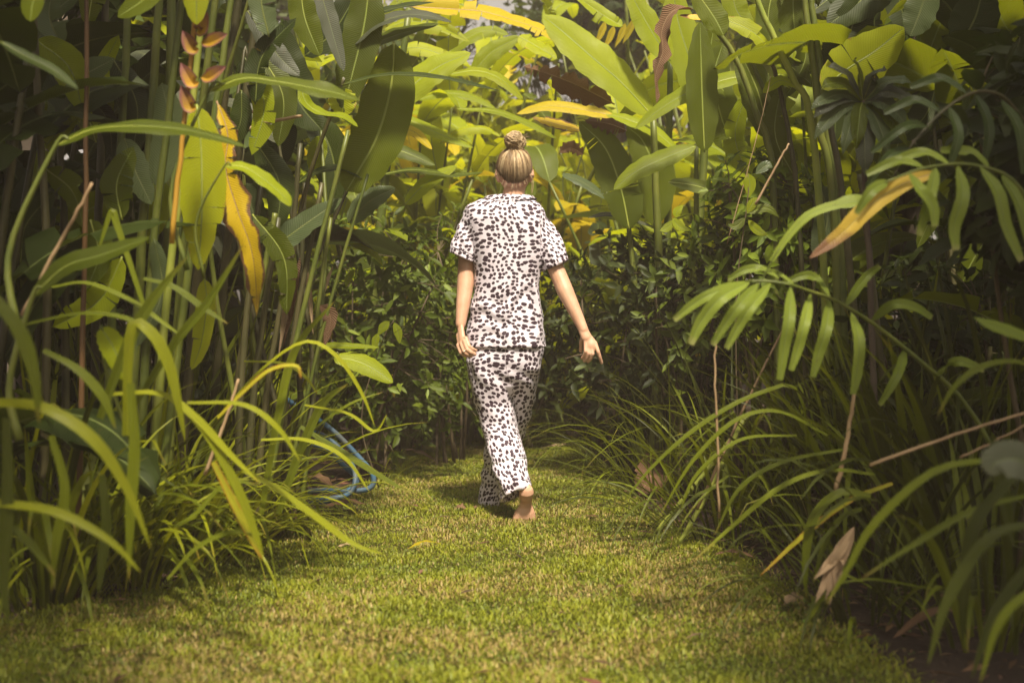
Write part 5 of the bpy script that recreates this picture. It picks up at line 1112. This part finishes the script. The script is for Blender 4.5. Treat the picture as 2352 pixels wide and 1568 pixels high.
# back yoke pleat line, collar, piping
def cring(y, ys, l, r, bb):
    o = span(y, l, r, bb, YB, 2.1, 48); c0 = o.mean(0); a0 = (o[:, 0].max() - o[:, 0].min()) / 2
    o[:, 2] += (y - ys) / FD * YB * np.clip(np.abs((o[:, 0] - c0[0]) / a0), 0, 1) ** 1.6; return o
col_ = [cring(454, 453, 1134, 1210, .056), cring(449, 448, 1131, 1213, .062), cring(450, 449, 1127, 1217, .070), cring(457, 450, 1118, 1224, .084), cring(470, 457, 1107, 1232, .096), cring(471, 458, 1109, 1230, .088)]
col_m = new_mesh('collar', *loft(col_, (False, False)), M['cloth']); collar = add('collar', col_m, shirt); cloth_coords(col_m, [([q(1173, 440, YB), q(1173, 475, YB)], .1)])
displace(col_m, lambda co, no: .003 * nz3(co, (14, 14, 14)))
def piping(pts, parent, r=.0016):
    V, F = tube_vf(np.vstack([pts, pts[:1]]), r, 6); add('piping', new_mesh('piping', V, F, M['piping']), parent)
piping(cring(469.5, 456.5, 1106.5, 1232.5, .0965), shirt, .002)
piping(trL, shirt); piping(trR, shirt)

# --- trousers
pel = [(765, 1080, 1244, .108), (800, 1070, 1250, .122), (830, 1067, 1245, .124), (856, 1074, 1237, .114), (885, 1092, 1222, .095), (905, 1122, 1195, .06)]
pieces = [loft([span(y, l, r, bb, YB - .02) for y, l, r, bb in pel])]
lL = [(800, 1078, 1168, .108, 5.18), (829, 1067, 1175, .119, 5.18), (876, 1076, 1178, .116, 5.18), (922, 1087, 1181, .106, 5.19), (969, 1101, 1189, .102, 5.18), (1001, 1110, 1197, .098, 5.15), (1047, 1123, 1206, .092, 5.06), (1079, 1132, 1212, .090, 5.0)]
rg = [span(y, l, r, bb, Y, 2.1, 36) for y, l, r, bb, Y in lL]
hx = unit(q(1224, 1118, 4.97) - q(1152, 1150, 4.97)); hy = np.array([0, .93, -.36])
c2 = q(1188, 1134, 4.93); tl = unit(np.cross(hx, hy)); tl = tl if tl[2] < 0 else -tl
rg += [ring((rg[-1].mean(0) + c2) / 2 + [.0, .0, .002], .0775, .086, 2.1, unit(hx * .6 + [.4, 0, 0]), unit(hy * .6 + [0, .4, 0]), 36), ring(c2, .080, .085, 2.1, hx, hy, 36), ring(c2 - tl * .003, .067, .072, 2.1, hx, hy, 36), ring(c2 - tl * .08, .055, .055, 2.1, hx, hy, 36)]
pieces.append(loft(rg))
lR = [(800, 1156, 1244, .108, 5.18), (844, 1148, 1241, .116, 5.19), (891, 1146, 1231, .110, 5.23), (954, 1134, 1216, .098, 5.31), (1007, 1118, 1201, .094, 5.36), (1060, 1112, 1184, .090, 5.40), (1105, 1106, 1166, .088, 5.42), (1140, 1100, 1152, .088, 5.42), (1163, 1095, 1149, .090, 5.41)]
rg = [span(y, l, r, bb, Y, 2.1, 36) for y, l, r, bb, Y in lR] + [span(1162, 1101, 1143, .078, 5.41, 2.1, 36), span(1130, 1106, 1142, .07, 5.41, 2.1, 36)]
pieces.append(loft(rg))
tro = add('trousers', voxel('trousers', pieces, .0045, 4, M['cloth']), W_)
cloth_coords(tro.data, [([span(y, l, r, bb, Y).mean(0) for y, l, r, bb, Y in lL] + [c2, c2 - [0, 0, .1]], .105), ([span(y, l, r, bb, Y).mean(0) for y, l, r, bb, Y in lR], .105)])
def tro_folds(co, no):
    u = nz3(co, (13, 8, 2.0), 2.0); v = nz3(co, (7, 7, 4), 5.1); w = nz3(co, (22, 18, 10), 1.0)
    kn = np.exp(-((co[:, 2] - .40) / .16) ** 2); ank = np.exp(-((co[:, 2] - .17) / .09) ** 2); seat = np.exp(-((co[:, 2] - .66) / .08) ** 2)
    dg = np.sin(co[:, 2] * 58 + co[:, 0] * 46 + 7 * v)
    return .010 * u + .007 * v + .002 * w + .006 * dg * (kn * .8 + ank + .7 * seat) * (.55 + .8 * u)
displace(tro.data, tro_folds)
piping(ring(c2 - tl * .032, .0795, .0835, 2.1, hx, hy, 48), tro)

# --- hair: cap, drawn-up strands, bun, wisps
HRc = HC + [0, -.004, .014]; HRr = np.array([.0865, .1005, .110]); bd = unit([.0, -.30, 1.0])
def on_head(d, f=1.0): d = unit(d); return HRc + d * HRr * f
capV, capF = [], []
nA, nE = 40, 16
def hairline(az):                     # lowest elevation of the hair for an azimuth (0 = face, pi = nape)
    k = .5 - .5 * math.cos(az); ear = math.exp(-((az - 1.9) / .5) ** 2) + math.exp(-((az - 4.38) / .5) ** 2)
    return math.radians(34 - 70 * k ** 0.8 + 17 * ear)
for i in range(nA):
    az = 2 * math.pi * i / nA
    for j in range(nE):
        el = hairline(az) + (math.radians(89) - hairline(az)) * j / (nE - 1)
        d = np.array([math.sin(az) * math.cos(el), math.cos(az) * math.cos(el), math.sin(el)]); capV.append(on_head(d, 1.0 if j else .97))
for i in range(nA):
    for j in range(nE - 1): capF.append((i * nE + j, ((i + 1) % nA) * nE + j, ((i + 1) % nA) * nE + j + 1, i * nE + j + 1))
def shade(f, dark): 
    br, bl_, lt = np.array([.10, .060, .034]), np.array([.38, .255, .130]), np.array([.70, .54, .32])
    c_ = bl_ + (lt - bl_) * max(0, f * 2 - 1) if f > .5 else br + (bl_ - br) * f * 2
    return c_ * (1 - dark) + br * dark
hairme = new_mesh('hair', capV, capF, M['hair']); a_ = hairme.color_attributes.new('gc', 'FLOAT_COLOR', 'POINT')
a_.data.foreach_set('color', np.tile(np.array([.20, .115, .055, 1], np.float32), len(capV)))
hair = add('hair', hairme, W_)
r_ = np.random.default_rng(5); SV, SF, SC = [], [], []
def strand(pts, r, cols):
    V, F = tube_vf(pts, r, 3, False); o = len(SV); SV.extend(V); SF.extend([tuple(i + o for i in f) for f in F]); SC.extend(np.repeat(cols, 3, axis=0))
for i in range(1900):
    az = r_.uniform(0, 2 * math.pi) if i % 3 else math.pi + r_.normal(0, .9)
    el = hairline(az) + r_.uniform(-.03, .25) * (1 if r_.random() < .7 else 3)
    s = unit([math.sin(az) * math.cos(el), math.cos(az) * math.cos(el), math.sin(el)])
    an = math.acos(np.clip(np.dot(s, bd), -1, 1)); n = 9; lift = max(0, .03 + .045 * noise.noise(Vector((az * 5, 2.2, 0))) + r_.normal(0, .012)) + (r_.uniform(.04, .13) if i % 40 == 0 else 0); tone = np.clip(r_.normal(.60, .22) + .28 * noise.noise(Vector((az * 9, 7.1, 0))) + .10 * math.sin(az * 11 + 1.2 * math.sin(az * 5)), 0, 1); pts = []; cols = []
    for t_ in np.linspace(0, 1, n):
        d = (math.sin((1 - t_) * an) * s + math.sin(t_ * an) * bd) / math.sin(an)
        pts.append(on_head(d, 1.005 + lift * math.sin(math.pi * t_) + .012 * t_) + r_.normal(0, .0007, 3)); cols.append(shade(tone, .85 * max(0, 1 - t_ * 1.9)))
    strand(np.array(pts), np.linspace(.0012, .0018, n), cols)
for i in range(30):                  # wisps at the nape and ears
    az = math.pi + r_.normal(0, 1.0); el = hairline(az) - .02; s = unit([math.sin(az) * math.cos(el), math.cos(az) * math.cos(el), math.sin(el)])
    p0 = on_head(s); pts = arc(p0, (s[0] * .5, s[1] * .5 - .1, -.8), r_.uniform(.012, .04), .4, 6, .12, rng); strand(pts, .0007, [shade(.7, .2)] * 6)
pts = catmull([HC + [.076, .0, .0], HC + [.088, -.01, -.04], HC + [.084, -.012, -.085]], 8)
for k in range(7): strand(pts + r_.normal(0, .004, 3), .0009, [shade(.8, .1)] * 8)
sm = new_mesh('strands', SV, SF, M['hair']); a_ = sm.color_attributes.new('gc', 'FLOAT_COLOR', 'POINT'); cc = np.ones((len(SV), 4), np.float32); cc[:, :3] = np.array(SC); a_.data.foreach_set('color', cc.ravel())
add('strands', sm, hair, kind='stuff')
BC = q(1183, 327, 5.18); SV, SF, SC = [], [], []
V, F = ellipsoid(BC, .036, .034, .030); SV += V; SF += F; SC += [np.array([.40, .26, .12])] * len(V)
for i in range(420):
    tl_ = r_.uniform(-.9, .9); ax_ = unit([r_.normal(0, .8), r_.normal(0, .8), 1]); e1 = unit(np.cross(ax_, [.3, 1, .2])); e2 = np.cross(ax_, e1); a0 = r_.uniform(0, 6.28); n = 12; pts = []
    for k in range(n):
        a = a0 + k / (n - 1) * r_.uniform(3.0, 3.4); h_ = tl_ * .034 + .010 * math.sin(a * 1.5 + i); rd = (.036, .032, .039)[i % 3] * math.sqrt(max(.1, 1 - (h_ / .044) ** 2)) * (1 + .05 * math.sin(3 * a + i) + .05 * math.sin(i * 1.7))
        pts.append(BC + [(-.012, .014, .0)[i % 3], (-.01, .006, 0)[i % 3], (.004, -.006, .012)[i % 3]] + e1 * math.cos(a) * rd + e2 * math.sin(a) * rd * .95 + ax_ * h_ * 1.02)
    strand(np.array(pts), .0013 if i % 5 else .0034, [shade(np.clip(r_.normal(.74, .24), 0, 1), .1 * r_.random())] * n)
for i in range(60):
    a = r_.uniform(0, 6.28); p0 = on_head(bd, 1.0) + [.035 * math.cos(a), .035 * math.sin(a), -.006]; p1 = BC + [.030 * math.cos(a), .030 * math.sin(a), -.012]
    strand(catmull([p0, (p0 + p1) / 2 + r_.normal(0, .003, 3), p1], 6), .0014, [shade(np.clip(r_.normal(.5, .2), 0, 1), .1)] * 6)
for i in range(60):
    d = unit(r_.normal(0, 1, 3)); p0 = BC + d * .042; strand(arc(p0, d + [0, 0, .3], r_.uniform(.015, .035), .8, 6, .3, rng), .0006, [shade(.8, 0)] * 6)
bm_ = new_mesh('bun', SV, SF, M['hair']); a_ = bm_.color_attributes.new('gc', 'FLOAT_COLOR', 'POINT'); cc = np.ones((len(SV), 4), np.float32); cc[:, :3] = np.array(SC); a_.data.foreach_set('color', cc.ravel())
add('bun', bm_, hair)

# ------------------------------------------------------------------ small things: hose, litter, stalks, cut stems
m, t = nt('hose_plastic'); b = NB(t); tc = b.n('ShaderNodeTexCoord')
n1 = b.noise(9, 4, tc.outputs['Object'])
b.out(b.pbr(b.mix(b.ramp(n1, .42, .66), (.035, .12, .22), (.12, .14, .15)), .45, .4, b.bump(b.noise(90, 2, tc.outputs['Object']), .2, .002))); M['hose'] = m
hs_ = []
Yh = 5.3
for pts in [[(640, 905), (690, 938), (760, 985), (820, 1045), (856, 1090), (850, 1120), (800, 1128), (740, 1125), (660, 1130)]]:
    hs_ += [P(x, y, 5.1) for i, (x, y) in enumerate(pts)]
hs_ += [P(x + 30, y - 6, Y - .25) for x, y, Y in [(600, 1100, 5.4), (620, 1020, 5.45), (690, 1000, 5.4), (745, 1030, 5.35), (785, 1090, 5.35), (770, 1140, 5.3), (700, 1150, 5.3), (620, 1130, 5.35), (600, 1080, 5.45), (640, 1035, 5.5), (710, 1035, 5.45), (760, 1075, 5.4), (790, 1110, 5.4), (740, 1150, 5.35), (680, 1160, 5.35)]]
hs_ = [Vector((v.x, v.y, max(v.z, .022))) for v in hs_]
add('garden_hose', tube_mesh('garden_hose', catmull(hs_, 170), .013, M['hose'], 10), label='coiled blue garden hose lying in the left bed beside the lawn', cat='hose')

def ground_leaf(name, label, a, c_, w, mat, h=.02, cat='leaf', **kw):
    p0, p1 = G(*a), G(*c_); md = (p0 + p1) / 2; w = w / FD * md.y / 2
    p0.z = p1.z = .030; md.z = .030 + h
    kw.setdefault('seed', rng.randrange(10 ** 6)); kw.setdefault('ripple', .25); kw.setdefault('fold', .3)
    return add(name, blade_mesh(name, catmull([p0, md, p1], 14), w, kw.pop('N', (0, -.4, 1)), M[mat], ragged=.1, profile=kw.pop('profile', 'lance'), **kw), label=label, cat=cat, group='dead leaves on the ground')
ground_leaf('dry_leaf', 'brown curled dry leaf at the left edge of the lawn', (662, 1208), (745, 1206), 34, 'dry', .03)
ground_leaf('dry_leaf', 'brown dry leaf on the lawn below the hose', (745, 1178), (845, 1172), 26, 'dry', .02)
ground_leaf('dry_leaf', 'small reddish dry leaf on the grass left of the feet', (1046, 1180), (1070, 1182), 18, 'dry', .01)
ground_leaf('dry_leaf', 'thin dry leaf among the hose coils', (700, 1105), (770, 1135), 26, 'dry', .03)
ground_leaf('dry_leaf', 'large papery tan leaf beside the right edge of the lawn', (1468, 1150), (1546, 1118), 78, 'dry', .10, N=(-.1, -1, .35), profile='paddle')
ground_leaf('dry_leaf', 'curled brown leaf under the cut stems', (1500, 1188), (1575, 1192), 20, 'dry', .04)
ground_leaf('dry_leaf', 'pale dry leaf on the soil edge at lower right', (1800, 1410), (1850, 1400), 26, 'straw', .02)
ground_leaf('dry_leaf', 'long tan leaf lying at the far end of the path', (1240, 1040), (1345, 1032), 12, 'straw', .02)
ground_leaf('dry_leaf', 'dark brown strap leaf on the soil in the lower right corner', (2050, 1490), (2240, 1440), 24, 'dry', .05)
ground_leaf('dry_leaf', 'fallen green leaf beside the shrub at the left path edge', (925, 1040), (1005, 1070), 14, 'straw', .02)
ground_leaf('dry_leaf', 'yellow curved strap leaf on the bright lawn', (935, 1278), (1015, 1265), 9, 'yellow', .02)
ground_leaf('dry_leaf', 'dark tan leaf under the shrub left of the path', (850, 1020), (900, 1045), 30, 'dry', .06, N=(.2, -1, .4))
ground_leaf('dry_leaf', 'thin straw leaf lying on the lawn at left', (775, 1272), (825, 1270), 9, 'straw', .01)
ground_leaf('dry_leaf', 'brown leaf on the soil beneath the right-hand strap plant', (1640, 1290), (1740, 1300), 14, 'dry', .02)

SB = thing('dry_leaf_bundle', 'pale bundle of dead strap leaves hanging at the right lawn edge', 'leaf', G(1900, 1375), 'dead leaves on the ground')
for i, (x1, y1, w) in enumerate([(1872, 1385, 30), (1895, 1378, 34), (1915, 1370, 28), (1868, 1330, 26), (1935, 1300, 20), (1905, 1390, 20), (1860, 1395, 10)]):
    hero_leaf(SB, 'straw', [(1962, 1208, 3.05), (1940 - i * 4, 1260 + i * 2), ((x1 + 1935) / 2 - 4, (y1 + 1270) / 2), (x1, y1, 2.95)], w, N=((-.4, -1, .4), (.2 * (i % 3 - 1), -1, .1)), n=12, midrib=False, profile='lance', fold=.4, ripple=.2)

gK = 'dead straw stalks'
def stalk(label, pts, r, mat='stalk', name='dry_stalk'):
    o = hero_stem(None, pts, r, r * .7, mat, name); o['label'] = label; o['category'] = 'stalk'; o['group'] = gK; return o
stalk('thin upright straw stalk at the right, below the palm leaflets', [(1652, 1190, 3.6), (1648, 1000), (1642, 860), (1646, 760)], .0045)
stalk('long straw stalk leaning across the lower right', [(1998, 1068, 2.8), (2160, 1010), (2330, 955), (2420, 925)], .0045)
stalk('short straw stalk at the right edge below the long one', [(2205, 1050, 2.8), (2290, 1010), (2400, 950)], .003)
stalk('hair-thin pale stalk rising beside the banana stems at right', [(1670, 560, 4.9), (1715, 400), (1752, 260), (1770, 175)], .0022)
stalk('brown snapped stalk leaning in the right shrub', [(1735, 470, 4.8), (1790, 370), (1812, 330)], .006)
stalk('slanting straw stalk behind the right-hand strap leaves', [(1600, 1170, 4.3), (1680, 1000), (1760, 830), (1830, 700)], .006)
stalk('leaning dead stalk in the left foreground', [(50, 725, 2.9), (120, 590), (180, 480), (212, 420)], .006)
stalk('dead stalk standing among the left strap leaves', [(470, 1090, 3.3), (520, 960), (548, 870)], .006)
stalk('broken straw stalk in the heart of the large right strap plant', [(1920, 1130, 3.3), (1945, 1010), (1965, 880)], .008)
gC = 'cut green stems at the right lawn edge'
for lb, pts in [('upper of two pale cut stems poking out over the lawn at right', [(1508, 1222, 4.6), (1570, 1145), (1640, 1060), (1720, 950)]), ('lower of two pale cut stems poking out over the lawn at right', [(1556, 1252, 4.4), (1600, 1180), (1650, 1080), (1710, 960)])]:
    o = hero_stem(None, pts, .0105, .0105, 'stemL', 'cut_stem'); o['label'] = lb; o['category'] = 'stem'; o['group'] = gC

# litter of leaf scraps over the soil on both sides, too many and small to count
n = 5200
px = nrng.uniform(-3.2, 3.2, n * 2); py = nrng.uniform(1.6, 9.5, n * 2); k = (~inside(px, py) | (nrng.random(n * 2) < .05)) & (np.abs(px) < .46 * py + .4); px, py = px[k][:n], py[k][:n]; n = len(px)
az = nrng.uniform(0, 6.28, n); L = nrng.uniform(.02, .13, n) * nrng.uniform(.4, 1, n); w = L * nrng.uniform(.08, .35, n); z = hill_np(px, py) + .004 + nrng.uniform(0, .02, n) + .018 * inside(px, py)
d = np.stack([np.cos(az), np.sin(az), nrng.uniform(-.15, .15, n)], 1); sv = np.stack([-np.sin(az), np.cos(az), nrng.uniform(-.4, .4, n)], 1); B0 = np.stack([px, py, z], 1)
V = np.stack([B0 - d * (L / 2)[:, None], B0 + sv * (w / 2)[:, None] + [0, 0, .004], B0 + d * (L / 2)[:, None], B0 - sv * (w / 2)[:, None] + [0, 0, .004]], 1).reshape(-1, 3)
o = (np.arange(n) * 4)[:, None]; T = np.concatenate([o + [0, 1, 2], o + [0, 2, 3]], 1).reshape(-1, 3)
C = np.array([.16, .095, .055]) * nrng.uniform(.35, 1.6, n)[:, None] * (1 + nrng.normal(0, .08, (n, 3)))
add('leaf_litter', fast_mesh('leaf_litter', V, T, M['grass'], np.repeat(np.clip(C, .01, .6), 4, axis=0)), kind='stuff', label='scattered brown leaf scraps on the soil of the beds', cat='leaf litter')
# low weeds at the lawn's right edge
wv, wf, wc = [], [], []; off = 0
for i in range(520):
    e = rng.choice(edge_d[13:21] + edge_d[5:9]); g_ = G(e[0] + rng.gauss(0, 60), e[1] + rng.gauss(0, 22)); s_ = rng.uniform(.008, .018); a = rng.uniform(0, 6.28)
    R_ = np.array(Matrix.Rotation(a, 3, 'Z') @ Matrix.Rotation(rng.uniform(-.5, .5), 3, 'X')); vv = (small_leaf(1, .85)[0] * s_) @ R_.T + [g_.x, g_.y, hill(g_.x, g_.y) + rng.uniform(.015, .05)]
    wv.append(vv); wf.append(SLF + off); off += len(vv); wc += [np.array([.09, .15, .016]) * rng.uniform(.6, 1.6)] * len(vv)
add('clover', fast_mesh('clover', np.concatenate(wv), np.concatenate(wf), M['grass'], np.array(wc)), kind='stuff', label='tiny round clover leaves along the lawn edges', cat='clover')

# ------------------------------------------------------------------ unseen trees added so their crowns darken the side beds and corners
gT = 'unseen trees added to shade the beds'
tree('unseen tall tree added beside the camera to shade the left bed', (-3.1, 0.6, 0), 6.2, 1.5, 10000, 81, .22, lean=(.6, .1), base=.5, group=gT)
tree('unseen tall tree added beside the camera to shade the right bed', (3.9, 0.4, 0), 6.2, 1.5, 9000, 82, .22, lean=(-.7, .1), base=.5, group=gT)
tree('unseen tall tree added over the left bed to shade it', (-3.3, 3.0, 0), 5.8, 1.3, 10000, 83, .2, lean=(.9, -.3), base=.55, group=gT)
tree('unseen tall tree added over the right bed to shade it', (4.4, 2.3, 0), 5.8, 1.3, 9000, 84, .2, lean=(-.9, -.3), base=.55, group=gT)

# ------------------------------------------------------------------ warm haze volume added to lift the distant dark tones
m, t = nt('added_haze'); b = NB(t)
pv = b.n('ShaderNodeVolumePrincipled'); pv.inputs['Color'].default_value = (1.0, .80, .70, 1); pv.inputs['Density'].default_value = HAZE; pv.inputs['Anisotropy'].default_value = 0.0
o_ = b.n('ShaderNodeOutputMaterial'); b.l(pv.outputs[0], o_.inputs['Volume'])
x0, x1, y0, y1, z0, z1 = -41, 41, -41, 41, -1.2, 9.5
V = [(x, y, z) for z in (z0, z1) for y in (y0, y1) for x in (x0, x1)]
F = [(0, 2, 3, 1), (4, 5, 7, 6), (0, 1, 5, 4), (2, 6, 7, 3), (0, 4, 6, 2), (1, 3, 7, 5)]
if HAZE: add('haze', new_mesh('haze', V, F, m, smooth=False), kind='stuff', label='thin warm haze added over the whole garden to lift the dark tones', cat='haze')
